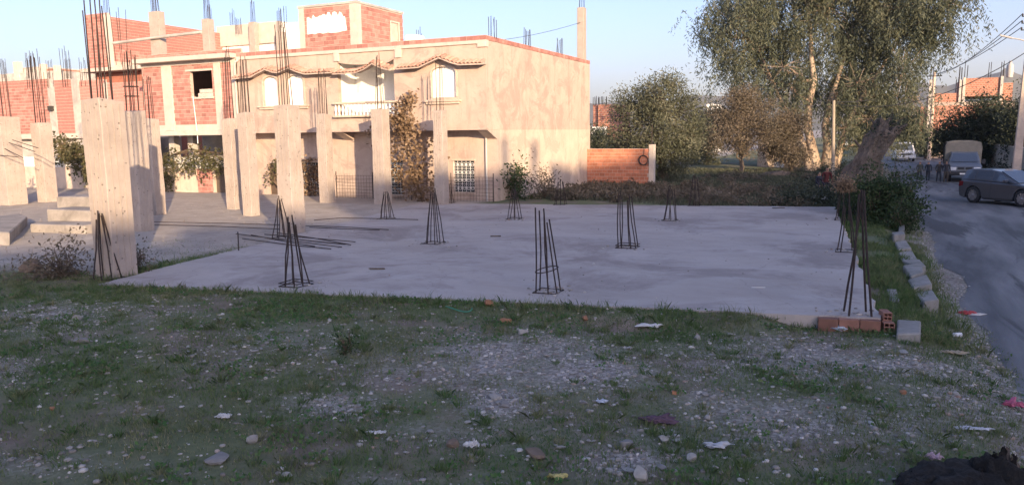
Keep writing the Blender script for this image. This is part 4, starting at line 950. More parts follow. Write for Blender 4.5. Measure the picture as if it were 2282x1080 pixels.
shrub('weed_clump', gpt(775, 800, .0), .25, .42, 'leaf_green', 160, .05, 'single dark upright weed in the middle of the grass', 50, stems=4, cl=.05)
q = atz(1879, 490, G); shrub('dry_clump', (q.x, q.y, G+.95), .5, .55, 'leaf_vine', 700, .09, 'dry brown clump caught on top of the bar cage by the shrub', 51, 'plant', stems=7, cl=.12)
# low scrub over the plot behind the slab
def scrub_mass(name, regions, seed, lm, ls, n, label=None):
    rnd = np.random.default_rng(seed); LP = []
    for (x0, x1, y0, y1, hmax, k) in regions:
        for c in range(k):
            x, y = rnd.uniform(x0, x1), rnd.uniform(y0, y1); h = hmax*rnd.uniform(.3, 1); w = h*rnd.uniform(.7, 1.3)
            v = rnd.normal(size=(n, 3)); v /= np.linalg.norm(v, axis=1)[:, None]; v *= rnd.random((n, 1))**.4
            v[:, 2] = np.abs(v[:, 2]); p = v*np.array([w, w, h])+np.array([x, y, float(gz(x, y))]); LP.append(p)
    o = leaf_obj(name, np.concatenate(LP), ls, lm, None, .4, 0, seed); tag(o, kind='stuff'); return o
scrub_mass('scrub', [(-14, -9, 32.5, 41, .5, 60), (-9, -.8, 32.6, 42, .6, 110), (-9, -1, 42, 54, .5, 40), (-13.5, -9.5, 31.5, 34, .45, 25)], 61, 'leaf_scrub', .16, 130)
scrub_mass('undergrowth', [(-3.2, .8, 33, 46, 1.1, 55), (-.6, .9, 29, 40, .8, 25), (8.9, 9.5, 50, 90, 1.2, 20), (-3, 1, 46, 75, 1.2, 40), (-2.6, -.4, 34.5, 37, .85, 26)], 62, 'leaf_dark', .15, 160)
# vines on the houses
def vine(name, path, w, n, ls, lm, label, seed, cl=.2, drop=None):
    rnd = np.random.default_rng(seed); P = [Vector(p_) for p_ in path]; root = empty(name, P[0], 0, label, 'vine'); mb = MB(); LP = []
    for k in range(4): mb.tube([q+Vector(rnd.normal(size=3))*.05 for q in P], [.035*(1-.7*i/len(P)) for i in range(len(P))], 5)
    cum = len(P)-1
    for k in range(n//22):
        f = rnd.random()*cum; i = min(int(f), cum-1); o = P[i].lerp(P[i+1], f-i); ww = w[i]+(w[i+1]-w[i])*(f-i)
        tip = o+Vector((rnd.normal()*ww*.5, -abs(rnd.normal())*.16, rnd.normal()*ww*.28-(rnd.random()*drop if drop else 0)))
        mb.tube([o, o.lerp(tip, .5)+Vector((0, -.05, .05)), tip], [.01, .007, .004], 4)
        LP.append(np.array(tip)+rnd.normal(size=(22, 3))*cl*np.array([1, .45, 1]))
    wpart(mb, 'stems', MT['twig'], root); P_ = np.concatenate(LP)
    leaf_obj('foliage', P_, ls, lm, root, .8, .4, seed); return root
YV = YU-.25
vine('climbing_vine', [aty(945, 448, YV), aty(925, 400, YV), aty(905, 330, YV), aty(900, 270, YV), aty(908, 215, YV)], [.5, 1.2, 1.3, .8, .3], 1900, .15, 'leaf_vine', 'tall dry climbing vine on the rendered house right of the loggia', 71)
vine('wall_vine', [aty(350, 400, YG-.3), aty(372, 350, YG-.35), aty(420, 335, YG-.4), aty(495, 340, YG-.3)], [.5, 1.0, 1.0, .5], 1700, .15, 'leaf_vine_green', 'sprawling vine hanging over the pierced wall under the brick house', 72, drop=.9)
vine('wall_vine', [aty(215, 400, YG-.3), aty(190, 340, YG-.35), aty(160, 330, YG-.4), aty(130, 315, YG-.3)], [.6, 1.4, 1.3, .5], 2200, .16, 'leaf_vine_green', 'green vine over the boundary wall left of the largest column', 73, drop=.9)
vine('window_vine', [aty(690, 448, YG-.15), aty(685, 400, YG-.15), aty(695, 368, YG-.15)], [.8, .9, .8], 800, .13, 'leaf_vine', 'tangled dry vine over the left ground floor window', 74)
vine('window_vine', [aty(640, 440, YG-.15), aty(610, 400, YG-.15), aty(625, 365, YG-.15), aty(700, 355, YG-.15)], [.4, .4, .4, .3], 350, .12, 'leaf_vine_green', 'thin vine trailing round the narrow door', 75)
vine('dry_bush', [aty(5, 470, 26), aty(8, 420, 26), aty(10, 350, 26)], [.6, .5, .3], 500, .12, 'leaf_vine', 'dry yellowish bush at the left edge by the columns', 76)
# welded mesh fence before the house
FE = empty('wire_mesh_fence', (-20, 29.9, 0), 0, 'sagging welded wire mesh fence along the front of the rendered house', 'fence')
mb = MB(); yf = 30.15; f0x, f1x = aty(750, 400, yf).x, aty(1100, 400, yf).x
for x in np.arange(f0x, f1x, .16): mb.tube([(x, yf, .0), (x, yf+.01, 1.3+.05*math.sin(x*3))], .006, 4)
for k in range(8): mb.tube([(x, yf, .1+.165*k+.02*math.sin(x*2+k)) for x in np.linspace(f0x, f1x, 14)], .006, 4)
wpart(mb, 'mesh', MT['steel'], FE)
for x in np.linspace(f0x, f1x, 5): wpart(MB().tube([(x, yf-.03, -.1), (x, yf-.03, 1.45)], .022, 6), 'post', MT['steel'], FE)
# leaning dead trunk
DT = empty('dead_trunk', (0, 42, 0), 0, 'thick dead tree trunk leaning towards the road, broken off at the top', 'tree trunk')
YD = 40.0; rnd = np.random.default_rng(5); mb = MB()
pts = [aty(x, y, YD) for x, y in ((1902, 455), (1908, 412), (1926, 374), (1940, 338), (1966, 306), (1982, 276))]
nseg, na = 34, 40; R_ = [1.25, .86, .64, .52, .54, .56]; vs = []
for k in range(nseg+1):
    f = 5*k/nseg; i = min(4, int(f)); c_ = pts[i].lerp(pts[i+1], f-i); R0 = R_[i]+(R_[i+1]-R_[i])*(f-i); ax_ = (pts[i+1]-pts[i]).normalized(); e1_ = Vector((0, 1, 0)); e1_ = (e1_-ax_*e1_.dot(ax_)).normalized(); e2_ = ax_.cross(e1_)
    for j in range(na):
        a_ = 2*math.pi*j/na; tw_ = a_+.05*k
        rr = R0*(1+.09*math.sin(5*tw_+.3)+.06*math.sin(11*tw_+1)+.08*math.sin(3*a_+.35*k)+.07*math.sin(2*a_-.6*k)+rnd.uniform(-.05, .05))
        q_ = c_+(e1_*math.cos(a_)+e2_*math.sin(a_))*rr
        if k > nseg-4: q_ += ax_*(.16*math.sin(3*a_+.5)+.12*math.sin(7*a_)+rnd.uniform(-.08, .08))*(k-nseg+4)/4
        vs.append(q_)
mb.add(vs, [(k*na+j, k*na+(j+1) % na, (k+1)*na+(j+1) % na, (k+1)*na+j) for k in range(nseg) for j in range(na)], False)
mb.add(vs[-na:]+[pts[-1]-(pts[-1]-pts[-2]).normalized()*.25], [(j, (j+1) % na, na) for j in range(na)])
wpart(mb, 'trunk', MT['bark_dead'], DT)
mb = MB()
for (x0, y0, x1, y1, r) in ((1930, 345, 1904, 312, .10), (1955, 305, 1940, 262, .05), (1978, 290, 2006, 268, .05), (1945, 322, 1994, 306, .045), (1985, 275, 1990, 250, .05)):
    limb(mb, aty(x0, y0, YD), aty(x1, y1, YD-.2), r, r*.5, rnd, .1, 4, 8)
wpart(mb, 'broken_limb', MT['bark_dead'], DT)
shr = [np.array(aty(1900+8*k, 440-26*k, YD-.6))+rnd.normal(size=(240, 3))*np.array([.6, .35, .5]) for k in range(2)]+[np.array(aty(1985, 275, YD))+rnd.normal(size=(420, 3))*np.array([.5, .4, .28]), np.array(aty(1950, 300, YD-.3))+rnd.normal(size=(160, 3))*np.array([.35, .3, .3])]
tag(leaf_obj('regrowth', np.concatenate(shr), .14, 'leaf_dark', DT, .45, 0, 77), kind='stuff')
# earth mound and pale rubble in the orchard
def rock_mesh(name, r, seed, sub=2, flat=.7, amp=.25):
    bm = bmesh.new(); bmesh.ops.create_icosphere(bm, subdivisions=sub, radius=1.0); rn = np.random.default_rng(seed)
    D = rn.normal(size=(14, 3)); D /= np.linalg.norm(D, axis=1)[:, None]; cut = rn.uniform(.38, .82, 14); ax = rn.uniform(.75, 1.25, 3)
    for v in bm.verts:
        c = np.array(v.co); 
        for d_, k in zip(D, cut):
            e = c@d_-k
            if e > 0: c = c-d_*e*.9
        c = c*(1+amp*.35*(rn.random()-.5)); v.co = Vector((c[0]*ax[0]*r, c[1]*ax[1]*r, c[2]*ax[2]*r*flat))
    me = bpy.data.meshes.new(name); bm.to_mesh(me); bm.free(); return me
q = aty(1726, 378, 56); tag(link('earth_mound', rock_mesh('earth_mound', 1.7, 3, 3, .5, .12), surf('bare_earth', (.10, .078, .06), (.17, .13, .10), 2), None, (q.x, q.y, -.05)), 'rounded mound of bare earth in the orchard by the pale outbuilding', 'mound')
# ================================================================ poles and wires
YP = 49.0
UP_ = empty('utility_pole', (aty(2270, 330, YP).x, YP, -.1), 0, 'tall concrete utility pole with street lamp arm at the right edge', 'pole')
b = aty(2268, 330, YP); tpz = aty(2282, 84, YP).z
wpart(MB().prism([(-.22, -.14), (.22, -.14), (.22, .14), (-.22, .14)], lambda x, y: (b.x+x, YP+y, -.4), lambda x, y: (b.x+x*.55+.12, YP+y*.6, tpz)), 'mast', MT['plaster_pale'], UP_, fixn=True, bevel=.02)
xa = b.x+.1
wpart(MB().tube([(xa, YP-.1, 7.6), (xa-.35, YP-.15, 7.75), (xa-.95, YP-.2, 7.9)], .035, 6), 'lamp_arm', MT['pvc'], UP_)
wpart(MB().prism([(-.12, 0), (.12, 0), (.10, .08), (-.10, .08)], lambda x, z: (xa-1.35, YP-.2+x*.6, 8.0+z), lambda x, z: (xa-.8, YP-.2+x, 7.82+z)), 'lamp_head', MT['pvc'], UP_, fixn=True)
for z in (8.25, 8.6, 8.95):
    wpart(MB().tube([(xa-.4, YP-.12, z), (xa+.2, YP-.12, z)], .03, 6), 'cross_arm', MT['dark'], UP_)
    wpart(MB().lathe([(.0, -.04), (.05, -.02), (.03, .03), (.055, .06), (.03, .1), (0, .11)], 8, o=(xa-.38, YP-.12, z+.03)), 'insulator', MT['dark'], UP_)
YQ = 52.0; wb = aty(1858, 370, YQ)
WP = empty('low_pole', (wb.x, YQ, 0), 0, 'pale concrete pole in front of the eucalyptus trunks', 'pole')
wpart(MB().tube([(wb.x, YQ, -.3), (aty(1858, 224, YQ).x, YQ, aty(1858, 224, YQ).z)], [.115, .09], 10), 'mast', MT['pole'], WP)
YR = 92.0; rb = aty(2075, 280, YR)
RP = empty('far_pole', (rb.x, YR, 0), 0, 'slim far pole with cross arm against the red brick house', 'pole')
wpart(MB().tube([(rb.x, YR, -.3), (rb.x, YR, aty(2075, 160, YR).z)], [.2, .13], 8), 'mast', MT['plaster_pale'], RP)
wpart(MB().tube([(rb.x-.7, YR-.1, aty(2075, 170, YR).z), (rb.x+.7, YR-.1, aty(2075, 170, YR).z)], .06, 5), 'cross_arm', MT['dark'], RP)
ps = aty(1961, 420, 33); PO = MB().tube([(ps.x, 33, -.3), (ps.x+.02, 33, .9), (ps.x, 33, aty(1961, 362, 33).z)], .075, 7).build('wooden_post', MT['bark_dead']); tag(PO, 'short dark wooden post standing in the leafy shrub', 'post')
wire = plain('black_wire', (.04, .04, .045), .6)
def cable(p, q, sag, label, r=.022):
    p, q = Vector(p), Vector(q)
    tag(MB().tube([p.lerp(q, k/16)-Vector((0, 0, sag*4*(k/16)*(1-k/16))) for k in range(17)], r, 5).build('overhead_wire', wire), label, 'wire', 'overhead wires')
WL = 'thin black overhead wire running from the right pole towards the eucalyptus'
for i, z in enumerate((8.28, 8.63, 8.98)): cable((xa-.38, YP-.12, z+.12), (rb.x-.5+.5*i, YR-.1, aty(2075, 168, YR).z+.05), .5, WL)
cable((xa-.1, YP-.12, 7.1), (wb.x+.1, YQ, aty(1858, 232, YQ).z), 1.1, 'lowest sagging wire crossing from the right pole to the low pole')
cable((rb.x-.4, YR, aty(2075, 176, YR).z), (wb.x, YQ, aty(1858, 228, YQ).z), .6, 'wire between the low pole and the far pole')
a_ = atx(1290, 58, XR-.2); b_ = aty(1160, 90, 33)
cable((XR-.2, 42.3, 9.4), (-19.5, 33.5, 7.6), .3, 'thin wire slung over the roof of the rendered house to its tall roof column', .012)

# ================================================================ vehicles
rubber = plain('tyre_rubber', (.028, .028, .03), .85); alloy = plain('dull_alloy', (.34, .34, .36), .4, .7); chrome = plain('dusty_chrome', (.45, .46, .48), .3, .8)
lampg = plain('lamp_glass', (.62, .64, .66), .12, spec=.8); lampr = plain('red_lamp', (.14, .018, .02), .2); blackp = plain('black_plastic', (.03, .03, .032), .55)
cglass = plain('car_glass', (.085, .105, .135), .06, spec=.9)  # sky reflection put into the bluish base colour
def wheel(parent, x, y, r, w=.2, spokes=10):
    g = 'wheel'
    t = MB().lathe([(r*.66, -w/2), (r*.9, -w/2), (r, -w*.32), (r, w*.32), (r*.9, w/2), (r*.66, w/2)], 24, 'y').build('wheel', rubber, parent, (x, y, r))
    s = -1 if y < 0 else 1
    m_ = MB().lathe([(r*.67, -w*.4), (r*.62, 0), (.0, 0)], 20, 'y')
    for k in range(spokes):
        a = 2*math.pi*k/spokes; c, d = math.cos(a), math.sin(a); e = .03
        m_.prism([(r*.1, -e*.7), (r*.66, -e*1.2), (r*.66, e*1.2), (r*.1, e*.7)], lambda u, v: (u*c-v*d, s*w*.30, u*d+v*c), lambda u, v: (u*c-v*d, s*w*.47, u*d+v*c))
    m_.lathe([(0, s*w*.5), (r*.16, s*w*.49), (r*.18, s*w*.3)], 12, 'y'); m_.build('rim', alloy, t, fixn=False)
    return t
def arc(cx, r, a0, a1, z, n=9): return [(cx+r*math.cos(a), z+r*math.sin(a)) for a in np.linspace(a0, a1, n)]
def loft(parent, name, mat, sec, bevel=0, smooth=False):
    """sec: list of cross sections with equal point counts"""
    mb = MB(); n = len(sec[0]); vs = [p for s_ in sec for p in s_]
    mb.add(vs, [(i*n+j, i*n+(j+1) % n, (i+1)*n+(j+1) % n, (i+1)*n+j) for i in range(len(sec)-1) for j in range(n)], smooth)
    mb.add(sec[0], [tuple(range(n-1, -1, -1))]); mb.add(sec[-1], [tuple(range(n))])
    return mb.build(name, mat, parent, fixn=True, bevel=bevel)
# hatchback, nose towards +x of its own frame
def hatchback():
    c0 = atz(2169, 453, ROADZ); c1 = atz(2266, 462, ROADZ); ang = math.atan2(c1.y-c0.y, c1.x-c0.x)
    WBs, r, hw = 2.42, .355, .86
    # near-side wheels are the right side (y<0 when facing +x and camera at right): place rear near wheel on c0
    side = -1
    root = empty('hatchback_car', (0, 0, ROADZ+.01), ang, 'dusty grey five door hatchback parked at the right edge of the photo', 'car')
    off = Vector((math.cos(ang)*0-math.sin(ang)*side*(hw-.1), math.sin(ang)*0+math.cos(ang)*side*(hw-.1), 0))
    root.location = (c0.x-off.x, c0.y-off.y, ROADZ+.015); root.scale = (.97, 1, 1.06)
    paint = plain('grey_car_paint', (.085, .09, .105), .32, .35, .5, .6, .05)
    ra, fa = 0.0, WBs; zb = .20
    low = [(-.72, .30)]+[(-.44, zb)]+arc(ra, .41, math.pi, 0, r)+[(.55, zb), (WBs-.5, zb)]+arc(fa, .41, math.pi, 0, r)+[(fa+.5, zb), (fa+.72, .28), (fa+.76, .5), (fa+.70, .66), (fa+.42, .80), (fa-.18, .93), (.3, .97), (-.62, 1.0), (-.76, .82), (-.78, .55)]
    mb = MB(); n = len(low)
    sec = []
    for (w, k) in ((-hw, .0), (-hw+.06, 1), (hw-.06, 1), (hw, 0)):
        sec.append([(x*(1.0), w, z if k else (z if z < .6 else z-.05*(z-.6)/.4)) for x, z in low])
    loft(root, 'body', paint, sec, bevel=.025)
    zr = 1.46; top = [(-.55, zr-.06), (-.2, zr), (.7, zr), (1.15, zr-.07)]; bot = [(-.72, .98), (-.2, .97), (.9, .95), (fa-.22, .92)]
    gh = MB(); vs = []
    for s in (-1, 1):
        vs += [(x, s*(hw-.03), z) for x, z in bot]+[(x, s*(hw-.22), z) for x, z in top]
    gh.add(vs, [(0, 1, 5, 4), (1, 2, 6, 5), (2, 3, 7, 6), (8, 12, 13, 9), (9, 13, 14, 10), (10, 14, 15, 11), (4, 5, 13, 12), (5, 6, 14, 13), (6, 7, 15, 14), (0, 4, 12, 8), (3, 11, 15, 7), (0, 8, 9, 1), (1, 9, 10, 2), (2, 10, 11, 3)])
    gh.build('cabin', paint, root, fixn=True, bevel=.03)
    def pane(quad, name='side_window', e=.012):
        v = [Vector(q_) for q_ in quad]; nrm = (v[1]-v[0]).cross(v[2]-v[0]).normalized()*e
        c = sum(v, Vector())/len(v); out = nrm if (nrm.dot(c-Vector((.4, 0, 1)))) > 0 else -nrm
        m2 = MB(); m2.add([p+out for p in v]+[p-out for p in v], [tuple(range(len(v))), tuple(range(2*len(v)-1, len(v)-1, -1))]+[(i, (i+1) % len(v), len(v)+(i+1) % len(v), len(v)+i) for i in range(len(v))]); m2.build(name, cglass, root, fixn=True)
    for s in (-1, 1):
        f = lambda x, z: (x, s*(hw-.03-.19*(z-.97)/(zr-.97)), z)
        pane([f(-.5, 1.05), f(.0, 1.04), f(.02, 1.37), f(-.32, 1.35)]); pane([f(.08, 1.04), f(.86, 1.02), f(.86, 1.39), f(.1, 1.38)]); pane([f(.94, 1.02), f(1.85, .99), f(1.22, 1.34), (.94+0, s*(hw-.2), 1.39)])
        MB().box(1.62, s*(hw+.0), .98, 1.78, s*(hw+.2), 1.10).build('mirror', paint, root, bevel=.03)
        MB().box(.75, s*(hw-.01), .82, .93, s*(hw+.025), .85).build('door_handle', paint, root, bevel=.008); MB().box(-.12, s*(hw-.01), .84, .06, s*(hw+.025), .87).build('door_handle', paint, root, bevel=.008)
        MB().box(.5, s*(hw-.005), .22, WBs-.45, s*(hw+.015), .30).build('sill_trim', blackp, root)
        m2 = MB(); m2.prism([(-.765, .70), (-.55, .74), (-.52, .93), (-.72, .93)], lambda x, z: (x, s*(hw-.13), z), lambda x, z: (x, s*(hw+.008), z)); m2.build('tail_lamp', lampr, root, fixn=True)
        m2 = MB(); m2.prism([(fa+.74, .58), (fa+.36, .66), (fa+.34, .78), (fa+.66, .72)], lambda x, z: (x, s*(hw-.25), z), lambda x, z: (x, s*(hw+.006), z)); m2.build('headlight', lampg, root, fixn=True)
        for xx in (ra, fa): wheel(root, xx, s*(hw-.1), r)
        MB().box(.895, s*(hw-.008), .3, .905, s*(hw+.003), .95).build('door_seam', blackp, root)
    pane([(fa-.28, -.72, .96), (fa-.28, .72, .96), (1.2, .6, 1.40), (1.2, -.6, 1.40)], 'windscreen', .02); pane([(-.715, -.7, 1.02), (-.715, .7, 1.02), (-.575, .6, 1.37), (-.575, -.6, 1.37)], 'rear_window', .02)
    MB().box(fa+.70, -.5, .38, fa+.775, .5, .56).build('grille', blackp, root)
    return root
hatchback()
def van(loc, rz, label):
    root = empty('white_van', loc, rz, label, 'van'); paint = plain('white_van_paint', (.66, .66, .65), .35, 0, .5, .4, .05)
    hw = .92     # nose to -y
    def s_(y, z0, z1, z2, wtop): return [(-hw, y, z0), (hw, y, z0), (hw, y, z1), (wtop, y, z2), (-wtop, y, z2), (-hw, y, z1)]
    loft(root, 'body', paint, [s_(0, .35, .75, .92, .84), s_(.35, .28, .95, 1.10, .80), s_(.75, .28, 1.02, 1.18, .80), s_(1.35, .28, 1.05, 1.86, .72), s_(1.8, .28, 1.06, 1.93, .74), s_(4.6, .30, 1.06, 1.93, .74), s_(4.85, .38, 1.06, 1.85, .72)], bevel=.03)
    m_ = MB(); m_.add([(-.72, .70, 1.16), (.72, .70, 1.16), (.63, 1.27, 1.80), (-.63, 1.27, 1.80)], [(0, 1, 2, 3)]); m_.v = [(x, y-.03, z+.02) for x, y, z in m_.v]; m_.build('windscreen', cglass, root)
    for s in (-1, 1):
        for (y0, y1) in ((1.45, 2.3), (2.45, 3.4), (3.55, 4.5)):
            m_ = MB(); m_.add([(s*(hw+.004-.01), y0, 1.12), (s*(hw+.004-.01), y1, 1.12), (s*.80, y1, 1.74), (s*.80, y0, 1.74)], [(0, 1, 2, 3)]); m_.v = [(x+s*.015, y, z) for x, y, z in m_.v]; m_.build('side_window', cglass, root)
        MB().box(s*.52, -.02, .66, s*.86, .08, .86).build('headlight', lampg, root, bevel=.02)
        MB().box(s*(hw+.02), .95, 1.12, s*(hw+.24), 1.05, 1.38).build('mirror', blackp, root, bevel=.02)
        for y in (.85, 3.9):
            w = MB().lathe([(.2, -.1), (.30, -.1), (.32, -.06), (.32, .06), (.30, .1), (.2, .1)], 20, 'x').build('wheel', rubber, root, (s*(hw-.12), y, .32)); MB().lathe([(.21, s*.07), (.08, s*.09), (0, s*.09)], 14, 'x').build('rim', alloy, w)
    MB().box(-.48, -.02, .68, .48, .04, .82).build('grille', blackp, root); MB().box(-.9, -.08, .33, .9, .1, .56).build('bumper', paint, root, bevel=.03)
    MB().box(-.25, -.1, .40, .25, -.082, .50).build('number_plate', MT['white'], root)
    return root
b = atz(2018, 361, ROADZ); van((b.x, b.y, ROADZ+.03), math.radians(4), 'white passenger van driving up the road towards the viewer')
def truck(loc, rz):
    root = empty('canvas_truck', loc, rz, 'dark pickup truck with a tall pale canvas cover facing the viewer', 'truck'); paint = plain('dark_truck_paint', (.13, .145, .17), .4, .1, .5, .3, .06)
    canvas = surf('dusty_canvas', (.21, .185, .145), (.31, .275, .215), 2.5, bumps=.6, bscale=5, bdist=.04, world=False); hw = .92
    def s_(y, z0, z1, z2, wtop): return [(-hw, y, z0), (hw, y, z0), (hw, y, z1), (wtop, y, z2), (-wtop, y, z2), (-hw, y, z1)]
    loft(root, 'cab', paint, [s_(0, .5, .92, 1.02, .80), s_(.3, .42, 1.05, 1.15, .82), s_(1.0, .42, 1.10, 1.24, .82), s_(1.55, .42, 1.12, 1.80, .72), s_(2.0, .42, 1.12, 1.86, .74), s_(2.75, .42, 1.12, 1.84, .74)], bevel=.03)
    m_ = MB(); m_.add([(-.74, .97, 1.27), (.74, .97, 1.27), (.63, 1.47, 1.76), (-.63, 1.47, 1.76)], [(0, 1, 2, 3)]); m_.build('windscreen', cglass, root)
    for s in (-1, 1):
        m_ = MB(); m_.add([(s*.925, 1.65, 1.15), (s*.925, 2.6, 1.15), (s*.78, 2.6, 1.72), (s*.78, 1.75, 1.72)], [(0, 1, 2, 3)]); m_.build('side_window', cglass, root)
        MB().box(s*.46, -.04, .74, s*.84, .06, .96).build('headlight', lampg, root, bevel=.02); MB().box(s*.04, -.04, .78, s*.38, .02, .96).build('grille', blackp, root, bevel=.02); MB().box(s*.02, -.045, .76, s*.40, -.02, .79).build('grille_trim', chrome, root)
        MB().box(s*.94, 1.25, 1.12, s*1.16, 1.35, 1.42).build('mirror', blackp, root, bevel=.02)
        for y in (.75, 3.9):
            w = MB().lathe([(.2, -.11), (.35, -.11), (.38, -.06), (.38, .06), (.35, .11), (.2, .11)], 20, 'x').build('wheel', rubber, root, (s*(hw-.12), y, .38)); MB().lathe([(.22, s*.07), (.08, s*.1), (0, s*.1)], 14, 'x').build('rim', alloy, w)
    MB().box(-.92, -.12, .46, .92, .1, .68).build('bumper', blackp, root, bevel=.03); MB().box(-.26, -.14, .50, .26, -.121, .60).build('number_plate', MT['white'], root)
    MB().box(-1.0, 2.8, .6, 1.0, 5.6, 1.15).build('load_bed', paint, root, bevel=.02)
    cv = []
    for y in np.linspace(2.78, 5.62, 7):
        sg = .04*math.sin(y*5); cv.append([(-1.02, y, 1.0), (1.02, y, 1.0), (1.04, y, 2.1+sg), (.95, y, 2.42+sg), (.5, y, 2.52+sg), (-.5, y, 2.52+sg), (-.95, y, 2.42+sg), (-1.04, y, 2.1+sg)])
    loft(root, 'canvas_cover', canvas, cv, bevel=.02)
    for y in (3.5, 4.2, 4.9): MB().tube([(-1.06, y, 1.0), (-1.07, y, 2.1), (-.98, y, 2.46)], .018, 5).build('strap', blackp, root)
b = atz(2148, 408, ROADZ); truck((b.x, b.y, ROADZ+.03), math.radians(-3))
def far_car(px, py, Yp, label, col):
    q = aty(px, py, Yp); root = empty('far_car', (q.x, Yp, ROADZ), 0, label, 'car'); paint = plain('far_car_paint', col, .35)
    loft(root, 'body', paint, [[(-.85, y, .25), (.85, y, .25), (.85, y, z), (-.85, y, z)] for y, z in ((0, .75), (.9, .95), (3.4, .98), (4.1, .8))], bevel=.05)
    loft(root, 'cabin', cglass, [[(-.78, y, .9), (.78, y, .9), (.62, y, z), (-.62, y, z)] for y, z in ((.95, .98), (1.6, 1.45), (3.0, 1.45), (3.8, .97))], bevel=.03)
    MB().box(-.6, 1.55, 1.43, .6, 3.05, 1.49).build('roof', paint, root, bevel=.02)
    for s in (-1, 1):
        MB().box(s*.5, -.02, .55, s*.8, .05, .72).build('headlight', lampg, root)
        for y in (.75, 3.3): MB().lathe([(0, -.1), (.3, -.1), (.31, 0), (.3, .1), (0, .1)], 14, 'x').build('wheel', rubber, root, (s*.75, y, .3))
far_car(1912, 300, 190, 'tiny pale car far down the road under the eucalyptus', (.6, .6, .6)); far_car(1893, 305, 165, 'pale car parked far off beside the leaning trunk', (.55, .56, .58))

# ================================================================ people
skin = plain('skin', (.36, .21, .14), .6); hair = plain('dark_hair', (.02, .016, .014), .7); shoe = plain('shoes', (.12, .12, .13), .7)
DG = bpy.context.evaluated_depsgraph_get
def person(loc, rz, h, top, bottom, label, step=.08, arms=(.12, .12), sit=False, lean=0.0):
    """one continuous skinned figure in its own frame, facing -y"""
    k = h/1.75; vs = []; es = []; rs = []
    def v(x, y, z, r, frm=None, ry=None):
        vs.append((x*k, y*k, z*k)); rs.append((r*k, (ry or r)*k)); i = len(vs)-1
        if frm is not None: es.append((frm, i))
        return i
    pel = v(0, 0, .95, .155, None, .115); wst = v(0, -lean*.3, 1.1, .135, pel, .10); ch = v(0, -lean*.7, 1.30, .165, wst, .115); sh = v(0, -lean, 1.43, .12, ch, .09); nk = v(0, -lean*1.05, 1.50, .055, sh); hd = v(0, -lean*1.1-.015, 1.60, .09, nk, .10); v(0, -lean*1.1-.01, 1.70, .075, hd, .09)
    for s in (-1, 1):
        a = v(s*.19, -lean, 1.42, .066, sh); e = v(s*.25, -lean+.03, 1.15, .05, a); f = v(s*.25, -lean-arms[0 if s < 0 else 1], .93, .038, e); v(s*.25, -lean-arms[0 if s < 0 else 1]-.05, .84, .04, f, .025)
        st = step*s
        hp_ = v(s*.095, 0, .88, .095, pel); kn = v(s*.10, -.02-st*.6, .50, .066, hp_); an = v(s*.10, .03-st, .10, .047, kn); v(s*.11, -.12-st, .045, .04, an, .035)
    me = bpy.data.meshes.new('body'); me.from_pydata(vs, es, []); o = bpy.data.objects.new('body', me); COL.objects.link(o)
    md = o.modifiers.new('skin', 'SKIN'); md.use_smooth_shade = True; lay = me.skin_vertices[0] if me.skin_vertices else None
    if lay is None:
        bm = bmesh.new(); bm.from_mesh(me); bm.verts.layers.skin.verify(); bm.to_mesh(me); bm.free(); lay = me.skin_vertices[0]
    for i, r_ in enumerate(rs): lay.data[i].radius = r_; lay.data[i].use_root = (i == 0)
    sd = o.modifiers.new('sub', 'SUBSURF'); sd.levels = 2; sd.render_levels = 2
    dg = DG(); dg.update(); m2 = bpy.data.meshes.new_from_object(o.evaluated_get(dg)); bpy.data.objects.remove(o)
    m2.materials.clear()
    for mt in (skin, top, bottom, shoe, hair): m2.materials.append(mt)
    for p in m2.polygons:
        c = p.center/k
        if c.z < .085: i = 3
        elif c.z < .93 and abs(c.x) < .2: i = 2
        elif c.z < 1.49 and not (abs(c.x) > .2 and c.z < .90): i = 1
        elif c.z > 1.66 or (c.z > 1.56 and c.y > -lean*1.1+.02): i = 4
        else: i = 0
        p.material_index = i; p.use_smooth = True
    root = link('person', m2); root.location = loc; root.rotation_euler = (0, 0, rz); tag(root, label, 'person', 'people by the road')
    # face
    hy = -lean*1.1-.015
    fm = MB()
    for s in (-1, 1): fm.lathe([(0, -.012), (.011, 0), (0, .012)], 6, o=(s*.035*k, (hy-.092)*k, 1.615*k))
    fm.build('eyes', hair, root)
    MB().prism([(-.015, 1.57), (.015, 1.57), (0, 1.61)], lambda x, z: (x*k, (hy-.085)*k, z*k), lambda x, z: (x*.3*k, (hy-.118)*k, (z-.004)*k)).build('nose', skin, root, fixn=True)
    return root
cl = [plain('clothes_%d' % i, c, .85, vary=.2) for i, c in enumerate(((.05, .055, .045), (.03, .032, .04), (.06, .05, .04), (.035, .04, .05), (.085, .02, .018), (.018, .02, .035), (.05, .045, .04)))]
for i, (px, py, h, rz, tpi, bt_, lab, st) in enumerate(((2048, 405, 1.32, .4, 0, 1, 'leftmost of the walkers on the road, olive jacket and dark trousers', .14), (2067, 404, 1.28, -.2, 3, 1, 'second walker from the left on the road, dark jacket', .10), (2091, 407, 1.36, .3, 6, 3, 'walker in a brownish jacket nearest the front wheel of the truck', .12), (2107, 408, 1.38, .1, 1, 2, 'walker half hidden against the left side of the truck', .06))):
    q = atz(px, py, ROADZ+.03); person((q.x, q.y, ROADZ+.03), rz, h, cl[tpi], cl[bt_], lab, st)
q = aty(1842, 400, 38); person((q.x, 38, float(gz(q.x, 38))), .3, 1.5, cl[4], cl[1], 'person in a red top standing behind the shrubs by the dead trunk', .05, (.2, .2), lean=.04)
q = aty(1822, 400, 37.6); person((q.x, 37.6, float(gz(q.x, 37.6))), .9, 1.3, cl[5], cl[1], 'person in dark blue beside the one in the red top', .05, (.25, .2), lean=.12)
